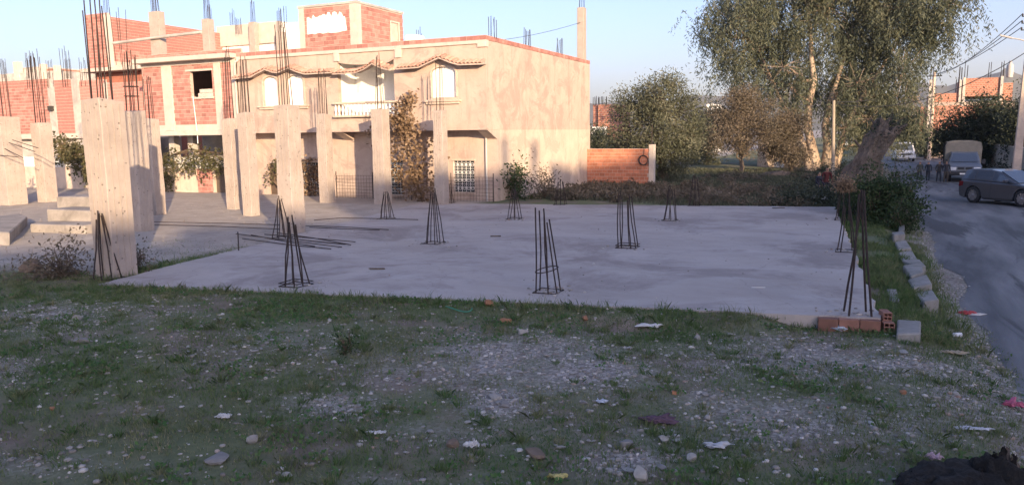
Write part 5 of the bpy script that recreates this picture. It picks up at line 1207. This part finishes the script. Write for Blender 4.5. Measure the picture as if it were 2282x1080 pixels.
# ================================================================ kerb stones, loose blocks, slab edge bricks
def rough_block(name, pts, z0, z1, mat, label, cat, group=None, jit=.02, tilt=(0, 0)):
    """block on a photo outline (pixels on the ground)"""
    P = [atz(x, y, z0) for x, y in pts]; c = sum(P, Vector())/len(P); P = [c+(p-c)*(.93 if name == 'kerb_stone' else 1) for p in P]
    mb = MB().prism([(p.x-c.x+random.uniform(-jit, jit), p.y-c.y+random.uniform(-jit, jit)) for p in P], lambda x, y: (x*1.02, y*1.02, -.1), lambda x, y: (x, y, z1-z0+tilt[0]*x+tilt[1]*y+random.uniform(-.012, .012)))
    o = mb.build(name, mat, None, (c.x, c.y, z0), fixn=True, bevel=.02); return tag(o, label, cat, group)
kst = surf('worn_kerbstone', (.20, .19, .175), (.32, .305, .28), 3, bumps=.7, bscale=25, stain=(.13, .135, .11))
ks = [((2038,660),(2082,652),(2090,690),(2052,694),'nearest of the kerb stones'),((2025,637),(2062,632),(2082,652),(2038,658),'second kerb stone from the near end'),((2012,612),(2052,608),(2062,630),(2025,636),'third kerb stone from the near end, set towards the grass'),
      ((2012,592),(2046,590),(2066,606),(2054,614),'fourth kerb stone, jutting towards the road'),((1998,572),(2030,568),(2046,588),(2012,591),'middle kerb stone of the row'),((1992,553),(2020,550),(2030,567),(1999,571),'kerb stone with a cracked face beyond the middle'),
      ((1984,530),(2014,528),(2020,547),(1992,552),'upright pale kerb stone near the far end'),((2000,512),(2014,510),(2018,524),(2002,527),'smallest kerb stone at the far end by the shrub')]
for i, (a, b, c, d, lab) in enumerate(ks): rough_block('kerb_stone', (a, b, c, d), -.12, .0+(.10 if i in (2, 6) else 0)+.07*random.random(), kst, lab, 'kerb stone', 'row of kerb stones beside the road', tilt=(random.uniform(-.14, .14), random.uniform(-.09, .09)), jit=.045)
rough_block('concrete_block', ((1998, 762), (2050, 764), (2052, 738), (2000, 731)), -.05, .11, kst, 'loose squarish concrete block in the grass beyond the slab corner', 'block', tilt=(.05, .02))
rough_block('concrete_plank', ((1975, 650), (1998, 650), (2005, 680), (1985, 676)), -.03, .05, kst, 'flat narrow concrete piece lying in the grass strip beside the slab', 'block')
# hollow bricks that edge the slab at its near right corner
def hollow_brick(name, parent, mat, loc, rot=(0, 0, 0), L=.3, W=.15, H=.2, nx=2, nz=3, end='x'):
    """extruded clay block: cells run along its length"""
    mb = MB(); t = .012; 
    mb.box(-L/2, -W/2, 0, L/2, -W/2+t, H).box(-L/2, W/2-t, 0, L/2, W/2, H)
    for k in range(nz+1): z = (H-t)*k/nz; mb.box(-L/2+.002, -W/2+t, z, L/2-.002, W/2-t, z+t)
    for k in range(1, nx): y = -W/2+W*k/nx; mb.box(-L/2+.004, y-t/2, t*.5, L/2-.004, y+t/2, H-t*.5)
    o = mb.build(name, mat, None, loc, rot)
    if parent is not None: under(o, parent)
    return o
E0, E1 = Vector((*SLAB[0], 0)), Vector((*SLAB[1], 0)); ed = (E1-E0).normalized(); en = Vector((ed.y, -ed.x, 0)); ang = math.atan2(ed.y, ed.x)
dull = surf('weathered_brick', (.20, .10, .075), (.30, .155, .115), 5, bumps=.4, bscale=60, objrand=.25)
for k in range(3):
    p_ = E1-ed*(.17+.315*k)+en*(.075-.02+random.uniform(-.01, .01)); hollow_brick('edge_brick', slab, dull, (p_.x, p_.y, -.045), (0, 0, ang+random.uniform(-.02, .02)), .30, .15, .22)
p_ = E1+ed*.07+en*.02; ob = hollow_brick('hollow_brick', None, dull, (p_.x+.03, p_.y+.05, -.06), (0, .05, ang+math.pi/2), .3, .16, .2, 2, 3); tag(ob, 'broken hollow clay brick with open cells at the slab corner', 'brick')
p_ = E1+ed*.02+en*.0; ob = hollow_brick('hollow_brick', None, dull, (p_.x+.05, p_.y+.2, .145), (.0, -.04, ang+math.pi/2+.12), .24, .13, .13, 2, 2); tag(ob, 'smaller broken clay brick lying on top of the corner brick', 'brick')

# ================================================================ charred stump at the lower right corner
m, t, p = newmat('charred_wood'); v = coords(t, (6, 6, 1.5), False)
t.links.new(ramp(t, noise(t, v, 4, 8, .7), [(.35, (.008, .007, .007)), (.62, (.022, .02, .019)), (.8, (.075, .065, .06))]), p.inputs['Base Color']); p.inputs['Roughness'].default_value = .9
bump(t, p, noise(t, v, 5, 8, .75), 1.0, .06)
c = atz(2150, 1120, 0); SR = empty('charred_stump', (c.x, c.y, 0), 0, 'black charred tree stump with a jagged upright splinter at the lower right corner', 'stump')
rnd = np.random.default_rng(8)
def char_lump(name, c, r, amp, seed, tall=1.0):
    bm = bmesh.new(); bmesh.ops.create_icosphere(bm, subdivisions=5, radius=1.0); rn_ = np.random.default_rng(seed)
    co = np.array([v.co[:] for v in bm.verts]); k = rn_.normal(size=(14, 3))*np.array([3.5, 3.5, 1.6]); ph = rn_.uniform(0, 6.28, 14)
    d = sum(np.sin(co@k[i]*(1+.35*i)+ph[i])/(1+.45*i) for i in range(14))*amp*.30+rn_.uniform(-.5, .5, len(co))*amp*.30
    co = co*(1+d)[:, None]*np.array(r)[None]; co[:, 2] *= tall
    for v, q in zip(bm.verts, co): v.co = Vector(q)+Vector(c)
    me = bpy.data.meshes.new(name); bm.to_mesh(me); bm.free(); return link(name, me, m, SR)
char_lump('stump', (-.02, .0, .0), (.54, .42, .30), .2, 3)
ux, uy = RT0.x, RT0.y
char_lump('stump_lobe', (-.30*ux, -.30*uy, .06), (.27, .26, .20), .24, 4); char_lump('stump_lobe', (.26*ux, .26*uy, .12), (.24, .22, .27), .24, 5)
for i, (u, h, w, dy) in enumerate(((.26, .50, .10, .0), (.31, .47, .11, .03), (.21, .44, .10, .03), (.37, .40, .11, .02), (.43, .31, .10, -.02), (.14, .37, .10, .02), (.34, .44, .09, -.03), (.07, .30, .09, .0))):
    k = 9; pl = []
    for j in range(k+1):
        fz = j/k; pl.append((Vector((u*ux-.4*dy+rnd.normal()*.01+.03*fz, u*uy+dy+rnd.normal()*.01, fz*h)), w*(1-fz*.86)*(1+rnd.uniform(-.2, .2))))
    mb = MB().tube([q_ for q_, _ in pl], [r_ for _, r_ in pl], 10, smooth=False); mb.v = [(x+rnd.uniform(-.016, .016), y+rnd.uniform(-.016, .016), z+rnd.uniform(-.03, .03)) for x, y, z in mb.v]
    mb.build('splinter', MT['bark_dead'] if i in (1, 3) else m, SR)

# ================================================================ rocks one can pick out
def stone(px, py, wpx, mat, label, seed, group=None, name='stone', flat=.7, sink=.25, cat='stone'):
    q = gpt(px, py); d = (q-CAM).length; r = wpx*d/FPX*.42
    o = link(name, rock_mesh(name, r, seed, 2, flat), mat, None, (q.x, q.y, q.z+r*flat*(1-2*sink)*1.1), (0, 0, seed*1.3)); return tag(o, label, cat, group)
pale = surf('pale_limestone', (.26, .245, .222), (.39, .372, .34), 6, bumps=.6, bscale=30, world=False, objrand=.15); orange = surf('ochre_stone', (.27, .13, .075), (.38, .20, .12), 6, bumps=.6, bscale=30, world=False)
brown = surf('brown_stone', (.13, .095, .07), (.20, .15, .11), 6, bumps=.6, bscale=30, world=False); grey = surf('grey_stone', (.16, .155, .15), (.26, .25, .24), 6, bumps=.6, bscale=30, world=False)
for px, py, w, mt, lab in ((565, 990, 34, pale, 'round pale boulder in the left foreground grass'), (868, 982, 24, pale, 'small pale rounded stone right of the foreground boulder'), (1127, 722, 34, orange, 'orange rounded stone in the grass below the ringed bar cage'), (1303, 721, 26, orange, 'ochre angular stone in the grass, right of the orange rounded one'),
    (1503, 879, 20, orange, 'small round orange stone on the stony patch'), (1195, 1018, 68, brown, 'broad flat brown stone half buried in the foreground'), (1010, 995, 40, brown, 'brown stone right of the foreground boulders'), (75, 624, 60, brown, 'broad brown boulder at the grass edge on the far left'),
    (490, 1030, 66, grey, 'flat dark grey stone below the pale boulder'), (1090, 700, 34, orange, 'dull reddish brick lump in the grass near the orange stone'), (1165, 748, 42, pale, 'long flat pale stone below the orange stone'), (1125, 912, 30, grey, 'grey angular stone in the central pebble heap'),
    (1105, 898, 22, pale, 'white edged stone in the central pebble heap'), (120, 941, 18, orange, 'small ochre stone in the left foreground grass'), (1540, 1030, 40, pale, 'pale stone on the rubble heap at the bottom centre'), (1425, 1072, 60, pale, 'long pale stone at the bottom edge of the photo'),
    (1400, 1000, 44, grey, 'grey stone behind the rubble heap at the bottom'), (1480, 985, 36, pale, 'rounded light stone right of the rubble heap'), (1575, 930, 30, pale, 'flat white stone right of the purple cloth'), (2010, 880, 22, orange, 'pinkish small stone on the right gravel patch'),
    (190, 790, 44, grey, 'flat grey stone on the left grass'), (175, 740, 26, pale, 'pale stone at the edge of the left pebble patch'), (1555, 755, 22, pale, 'pale stone just below the slab edge, right of centre'), (1625, 748, 18, pale, 'small white stone below the slab edge on the right'), (640, 1064, 26, pale, 'white oval stone at the bottom edge left of centre'), (1475, 1050, 30, grey, 'dark stone beside the long pale one at the bottom')):
    stone(px, py, w, mt, lab, int(px+py), flat=.45 if 'flat' in lab else .72)
rn = np.random.default_rng(77); SM = [rock_mesh('stone', 1.0, 900+i, 1, .6) for i in range(7)]
for s_ in SM: s_.materials.append(pale)
cnt = 0
for (px, py, rx, ry, wgt) in GRAVEL[:17]*8+[(1000, 850, 1100, 220, 1)]*7:
    for k in range(2):
        x = px+rn.normal()*rx*.6; y = py+rn.normal()*ry*.6
        if y < 690 or y > 1075 or x < 5 or x > 2270 or (x > 2000 and y > 970) or cnt >= 250: continue
        q = gpt(x, y); r = rn.uniform(.020, .045)*(1.6 if rn.random() < .22 else 1)*(.8+.4*rn.random())
        o = bpy.data.objects.new('stone', SM[cnt % 7]); COL.objects.link(o); o.location = (q.x, q.y, q.z+r*.3); o.scale = (r*rn.uniform(.8, 1.5), r*rn.uniform(.8, 1.4), r*rn.uniform(.6, 1)); o.rotation_euler = (0, 0, rn.uniform(0, 6.28))
        tag(o, 'fist-sized pale broken stone scattered over the grass and pebbles', 'stone', 'pale stones scattered in the foreground'); cnt += 1

# ================================================================ litter
def sheet(name, px, py, w, d, col, label, seed, rz=0, h=.03, cat='litter', curl=.5, rough=.4, zb=None, nrm=None):
    """crumpled film: a folded, ragged-edged sheet"""
    rn = np.random.default_rng(seed); q = gpt(px, py); z0 = q.z if zb is None else zb; n, m_ = 40, 26
    k = rn.normal(size=(10, 2))*np.array([7, 7]); ph = rn.uniform(0, 6.28, 10); e1 = rn.uniform(0, 6.28, 8)
    U, Vv = np.meshgrid(np.linspace(-1, 1, n), np.linspace(-1, 1, m_), indexing='ij')
    th = np.arctan2(Vv, U); rag = 1+.16*np.sin(3*th+e1[0])+.12*np.sin(5*th+e1[1])+.08*np.sin(9*th+e1[2])+.05*np.sin(17*th+e1[3])
    X_ = U*rag*np.sqrt(1-.38*Vv**2)*.5; Y_ = Vv*rag*np.sqrt(1-.38*U**2)*.5
    zz = sum(np.abs(np.sin((U*k[i, 0]+Vv*k[i, 1])*.5+ph[i]))/(1+.5*i) for i in range(10))
    zz = (zz-zz.min())/(zz.max()-zz.min()); zz = zz**1.3*h*2.2*(1-.55*np.maximum(np.abs(U), np.abs(Vv))**3)
    bend = curl*d*(U*.5)**2*2
    top_ = np.stack([X_*w+.06*w*np.sin(zz/h*3+e1[4]), Y_*d+bend+.05*d*np.sin(zz/h*4), zz+.006], -1).reshape(-1, 3)
    idx = np.arange(n*m_).reshape(n, m_); F = np.stack([idx[:-1, :-1], idx[1:, :-1], idx[1:, 1:], idx[:-1, 1:]], -1).reshape(-1, 4)
    bot = top_-np.array([0, 0, .003]); kk = n*m_
    FF = np.concatenate([F, F[:, ::-1]+kk])
    o = link(name, big_mesh(name, np.concatenate([top_, bot]), FF), surf(name+'_film', tuple(x*.62 for x in col), tuple(x*.9 for x in col), 9, rough=rough, bumps=.3, bscale=30, world=False), None, (q.x, q.y, z0+.012), (0, 0, rz)); return tag(o, label, cat)
sheet('plastic_sheet', 1448, 733, .42, .14, (.68, .69, .70), 'crumpled white plastic sheet in the grass below the slab edge', 1, YAW)
sheet('plastic_strip', 1845, 732, .46, .12, (.50, .58, .68), 'pale blue plastic strip lying in the grass by the slab corner', 2, YAW-.7, .05)
sheet('plastic_strip', 2165, 943, .42, .07, (.62, .66, .74), 'long white plastic strip on the right gravel patch', 3, YAW-.15, .02)
sheet('plastic_bag', 2265, 866, .26, .13, (.62, .16, .26), 'bright pink plastic bag at the right edge of the photo', 4, YAW-.3, .07)
sheet('cloth_rag', 1468, 942, .40, .17, (.13, .085, .12), 'dark purple rag lying on the stones', 5, YAW, .045, rough=.9)
sheet('wrapper', 2158, 667, .34, .2, (.55, .09, .10), 'red wrapper lying on the road edge', 6, YAW+.2, .03)
sheet('paper_scrap', 2182, 669, .30, .12, (.72, .70, .68), 'white paper scrap beside the red wrapper', 7, YAW, .02)
sheet('cardboard_scrap', 2126, 768, .40, .16, (.46, .39, .28), 'pale torn cardboard at the stony road verge', 8, YAW-.2, .02, rough=.9)
sheet('paper_scrap', 1342, 902, .13, .1, (.60, .66, .78), 'small pale blue paper scrap in the central grass', 9, YAW, .03)
sheet('plastic_scrap', 1600, 1000, .28, .12, (.55, .57, .60), 'greyish white plastic scrap in the lower right grass', 10, YAW, .03)
sheet('plastic_scrap', 1052, 1003, .14, .12, (.70, .70, .70), 'small white crumpled plastic piece in the lower middle', 11, YAW, .05)
sheet('paper_scrap', 838, 969, .20, .06, (.66, .68, .72), 'flat bluish white scrap in front of the small round stone', 12, YAW, .015)
sheet('plastic_scrap', 500, 940, .16, .08, (.70, .71, .73), 'white plastic piece in the left foreground grass', 13, YAW, .03)
sheet('yellow_scrap', 1242, 1072, .18, .08, (.62, .55, .22), 'yellowish scrap at the bottom edge of the photo', 14, YAW, .03)
sheet('pink_scrap', 2085, 1030, .15, .07, (.68, .48, .56), 'small pink and white scrap beside the charred stump', 15, YAW, .04)
sheet('plastic_bag', 1825, 456, .62, .3, (.60, .64, .70), 'white plastic bag at the far right end of the slab', 16, YAW, .09, zb=.2)
q = gpt(2125, 727); tag(MB().lathe([(0, 0), (.035, 0), (.04, .13), (.036, .13), (.031, .01), (0, .01)], 14, 'x').build('paper_cup', plain('white_cup', (.70, .70, .72), .5), None, (q.x, q.y, q.z+.045), (0, 0, .3)), 'white paper cup lying on its side at the road verge', 'cup')
q = gpt(1022, 708); tag(MB().tube([(q.x+.22*math.cos(s)*1.2, q.y+.1*math.sin(s), q.z+.08+.03*math.sin(2*s)) for s in np.linspace(-2.6, .4, 14)], .012, 5).build('green_cord', plain('green_cord', (.05, .20, .13), .6)), 'short green cord loop in the grass below the slab edge', 'cord')
for px, py, w, lab in ((840, 600, .34, 'dark flat board chip on the slab left of the centre'), (1735, 464, .5, 'dark stick lying at the far right of the slab'), (1105, 527, .3, 'dark smear of earth on the middle of the slab')):
    q = atz(px, py, G); mb = MB().box(-w/2, -.04, .004, w/2, .04, .03); mb.v = [(x+random.uniform(-.03, .03), y+random.uniform(-.02, .02), z) for x, y, z in mb.v]; tag(mb.build('wood_chip', MT['bark'], None, (q.x, q.y, G), (0, 0, YAW+random.uniform(-.3, .3))), lab, 'wood chip')
q = atz(1690, 641, G); tag(MB().tube([(q.x-.12, q.y-.05, G+.008), (q.x+.12, q.y+.05, G+.008)], .006, 5).build('white_stick', MT['white']), 'thin white stick lying on the right part of the slab', 'stick')

# ================================================================ gravel, grass, weeds
ico = bmesh.new(); bmesh.ops.create_icosphere(ico, subdivisions=1, radius=1.0); ico.verts.ensure_lookup_table(); IV = np.array([v.co[:] for v in ico.verts]); IF = np.array([[l.index for l in f.verts] for f in ico.faces]); ico.free()
def scatter(n, x0, x1, y0, y1, fn, rng):
    X = rng.uniform(x0, x1, n); Y = rng.uniform(y0, y1, n); k = rng.random(n) < fn(X, Y); return X[k], Y[k]
def visible(X, Y, m_=.22):
    d = np.stack([X, Y, np.full_like(X, -CAMH)], -1); z = d@np.array(FW); u = (d@np.array(RT))/z*FPX; v_ = -(d@np.array(UP))/z*FPX
    return (z > .5) & (np.abs(u) < 1141*(1+m_)) & (v_ < 540*(1+m_*2)) & (v_ > -540)
rg = np.random.default_rng(5)
X1, Y1 = scatter(150000, -14, 4, 4, 15, lambda x, y: np.clip(gravel_mask(x, y)*.36+.05*(fbm(x, y, .5, 29) > .42)+.02, 0, 1)*visible(x, y), rg)
X2, Y2 = scatter(9000, 1.3, 2.8, 13, 34, lambda x, y: gravel_mask(x, y)*.8*visible(x, y), rg)
X3, Y3_ = scatter(5500, -34, -14, 11, 27, lambda x, y: dust_mask(x, y)*.35*visible(x, y), rg)
X4, Y4 = scatter(1500, -16, 0, 11, 31, lambda x, y: (slab_inside(x, y) > .1)*(fbm(x, y, 2, 91) > .52)*.6, rg)
def stones_mesh(name, X, Y, Z, r0, r1, mat, sink=.2):
    n = len(X); r = rg.uniform(0, 1, n)**3.0*(r1-r0)+r0
    Q = rg.uniform(.6, 1.45, (n, 1, 3))*r[:, None, None]; Q[:, :, 2] *= .5
    base = IV[None]*(1+.22*(rg.random((n, len(IV), 1))-.5)); an = rg.uniform(0, 6.28, n); c, s = np.cos(an), np.sin(an)
    B = base*Q; V = np.stack([B[..., 0]*c[:, None]-B[..., 1]*s[:, None], B[..., 0]*s[:, None]+B[..., 1]*c[:, None], B[..., 2]], -1)+np.stack([X, Y, Z+r*sink], -1)[:, None]
    F = (IF[None]+(np.arange(n)*len(IV))[:, None, None]).reshape(-1, 3)
    me = big_mesh(name, V.reshape(-1, 3), F); set_rand_attr(me, np.repeat(rg.random(n), len(IF))); return tag(link(name, me, mat), kind='stuff')
m, t, p = newmat('pebble'); a = N(t, 'ShaderNodeAttribute', attribute_name='rnd')
t.links.new(ramp(t, a.outputs['Fac'], [(0, (.17, .15, .13)), (.35, (.26, .24, .215)), (.7, (.37, .345, .315)), (.93, (.53, .505, .475)), (1, (.30, .19, .13))]), p.inputs['Base Color']); p.inputs['Roughness'].default_value = .9
stones_mesh('pebbles', X1, Y1, gz(X1, Y1), .007, .036, m); stones_mesh('verge_pebbles', X2, Y2, gz(X2, Y2), .008, .03, m); stones_mesh('rubble_grit', X3, Y3_, gz(X3, Y3_), .008, .032, MT["step"]); stones_mesh('slab_crumbs', X4, Y4, np.full_like(X4, G), .006, .026, m, .3)
CGP = [atz(x_, y_, G) for x_, y_ in ((660, 636), (1222, 650), (1911, 699), (627, 531), (968, 542), (1399, 551), (1493, 491), (1886, 560), (1878, 490), (1147, 488), (862, 487))]
X5 = np.concatenate([c_.x+rg.normal(size=70)*.28 for c_ in CGP]); Y5 = np.concatenate([c_.y+rg.normal(size=70)*.28 for c_ in CGP]); k5 = slab_inside(X5, Y5) > .03; X5, Y5 = X5[k5], Y5[k5]
stones_mesh('mortar_crumbs', X5, Y5, np.full_like(X5, G), .008, .045, m, .25)
def gdens(x, y):
    s = slab_inside(x, y); g = sstep(.30, .60, fbm(x, y, 1.3, 61)*.6+fbm(x, y, .35, 67)*.4)
    edge = np.exp(-np.clip(-s, 0, 9)**2/.35)
    d = np.clip((.12+.9*g)*(1-.9*gravel_mask(x, y))+.5*edge, 0, 1)*(1-dust_mask(x, y)*.93)
    return d*(s < .03+.10*(fbm(x, y, .5, 71)-.45)*2)*(x < 2.2)*visible(x, y)
def blades(name, n, x0, x1, y0, y1, fn, h0, h1, w, mat, seed):
    rg = np.random.default_rng(seed); X, Y = scatter(n, x0, x1, y0, y1, fn, rg); k = len(X); Z = gz(X, Y)
    tall = .7+.6*sstep(.35, .7, fbm(X, Y, .6, 83)); h = rg.uniform(h0, h1, k)*tall; an = rg.uniform(0, 6.28, k); lean = rg.uniform(.1, .9, k)*h; la = rg.uniform(0, 6.28, k); ww = w*rg.uniform(.6, 1.3, k)
    B = np.stack([X, Y, Z-.005], -1); e = np.stack([np.cos(an), np.sin(an), 0*an], -1)*ww[:, None]*.5; L = np.stack([np.cos(la)*lean, np.sin(la)*lean, h], -1); Mi = np.stack([np.cos(la)*lean*.35, np.sin(la)*lean*.35, h*.6], -1)
    V = np.stack([B-e, B+e, B+Mi+e*.7, B+L, B+Mi-e*.7], 1).reshape(-1, 3); F = np.arange(5*k).reshape(k, 5)
    me = big_mesh(name, V, F); tint = fbm(X, Y, 1.7, 99); set_rand_attr(me, np.clip(.5*rg.random(k)+.9*tint-.25, 0, 1)); return tag(link(name, me, MT[mat]), kind='stuff')
blades('grass', 540000, -19, 4, 2.8, 16, gdens, .018, .06, .009, 'grass', 1)
rt_ = np.random.default_rng(31); TX, TY = scatter(2600, -16, 2, 4, 14, lambda x, y: np.clip(gdens(x, y)*.75, 0, 1), rt_)
def tufts(name, TX, TY, per, spread, h0, h1, w, mat, seed):
    rg = np.random.default_rng(seed); n = len(TX); X = np.repeat(TX, per)+rg.normal(size=n*per)*spread; Y = np.repeat(TY, per)+rg.normal(size=n*per)*spread
    k = slab_inside(X, Y) < -.02; X, Y = X[k], Y[k]; hs_ = np.repeat(rg.uniform(h0, h1, n), per)[k]; cx_ = np.repeat(TX, per)[k]; cy_ = np.repeat(TY, per)[k]; m_ = len(X)
    Z = gz(X, Y); h = hs_*rg.uniform(.5, 1.1, m_); ox, oy = X-cx_, Y-cy_; L_ = np.hypot(ox, oy)+1e-6; la = np.arctan2(oy, ox)+rg.normal(size=m_)*.6; lean = h*np.clip(L_/spread*.55, .1, 1.3); an = rg.uniform(0, 6.28, m_)
    B = np.stack([X, Y, Z-.005], -1); e = np.stack([np.cos(an), np.sin(an), 0*an], -1)*w*.5; Lv = np.stack([np.cos(la)*lean, np.sin(la)*lean, h], -1); Mi = np.stack([np.cos(la)*lean*.35, np.sin(la)*lean*.35, h*.62], -1)
    V = np.stack([B-e, B+e, B+Mi+e*.7, B+Lv, B+Mi-e*.7], 1).reshape(-1, 3); me = big_mesh(name, V, np.arange(5*m_).reshape(m_, 5)); set_rand_attr(me, np.clip(np.repeat(rg.random(n), per)[k]*.7+.3*rg.random(m_)-.05, 0, 1)); return tag(link(name, me, MT[mat]), kind='stuff')
tufts('grass_tufts', TX, TY, 34, .035, .05, .12, .008, 'grass', 32)
SX, SY = scatter(3000, -16, 2.2, 4, 14, lambda x, y: .8*(slab_inside(x, y) < -.1)*visible(x, y), rt_)
tufts('dry_straw', SX, SY, 2, .10, .006, .03, .007, 'leaf_scrub', 33)
blades('edge_grass', 60000, -16.5, 1.5, 9, 14, lambda x, y: np.exp(-np.clip(-slab_inside(x, y)-.05, 0, 9)**2/.12)*(slab_inside(x, y) < .02)*.9*(fbm(x, y, .7, 17) > .38)*visible(x, y), .07, .2, .008, 'grass', 2)
blades('verge_grass', 60000, -.9, 2.1, 13, 34, lambda x, y: (slab_inside(x, y) < -.02)*sstep(2.0, 1.2, x)*sstep(.3, .55, fbm(x, y, 1.2, 5))*visible(x, y), .05, .16, .014, 'grass', 3)
blades('plot_grass', 60000, -14, 1, 32, 62, lambda x, y: (slab_inside(x, y) < -.1)*sstep(.25, .5, fbm(x, y, 3, 5)), .08, .24, .03, 'leaf_olive', 4)
X, Y = scatter(26000, -16, 3, 4, 14, lambda x, y: gdens(x, y)*sstep(.48, .66, fbm(x, y, .9, 47)), rg)
P = np.stack([X, Y, gz(X, Y)+.015+rg.random(len(X))*.03], -1); P = np.repeat(P, 3, 0)+rg.normal(size=(len(P)*3, 3))*np.array([.025, .025, .008])
tag(leaf_obj('ground_weeds', P, .045, 'weed', None, .7, -.2, 88), kind='stuff')
X, Y = scatter(9000, -34, -14.5, 10.5, 20, lambda x, y: .25*(slab_inside(x, y) < -.2)*(fbm(x, y, 1.5, 13) > .5)*sstep(16, 11, y), rg)
P = np.stack([X, Y, gz(X, Y)+rg.random(len(X))*.25], -1); tag(leaf_obj('dry_weeds', P, .12, 'leaf_scrub', None, .12, -.6, 89), kind='stuff')
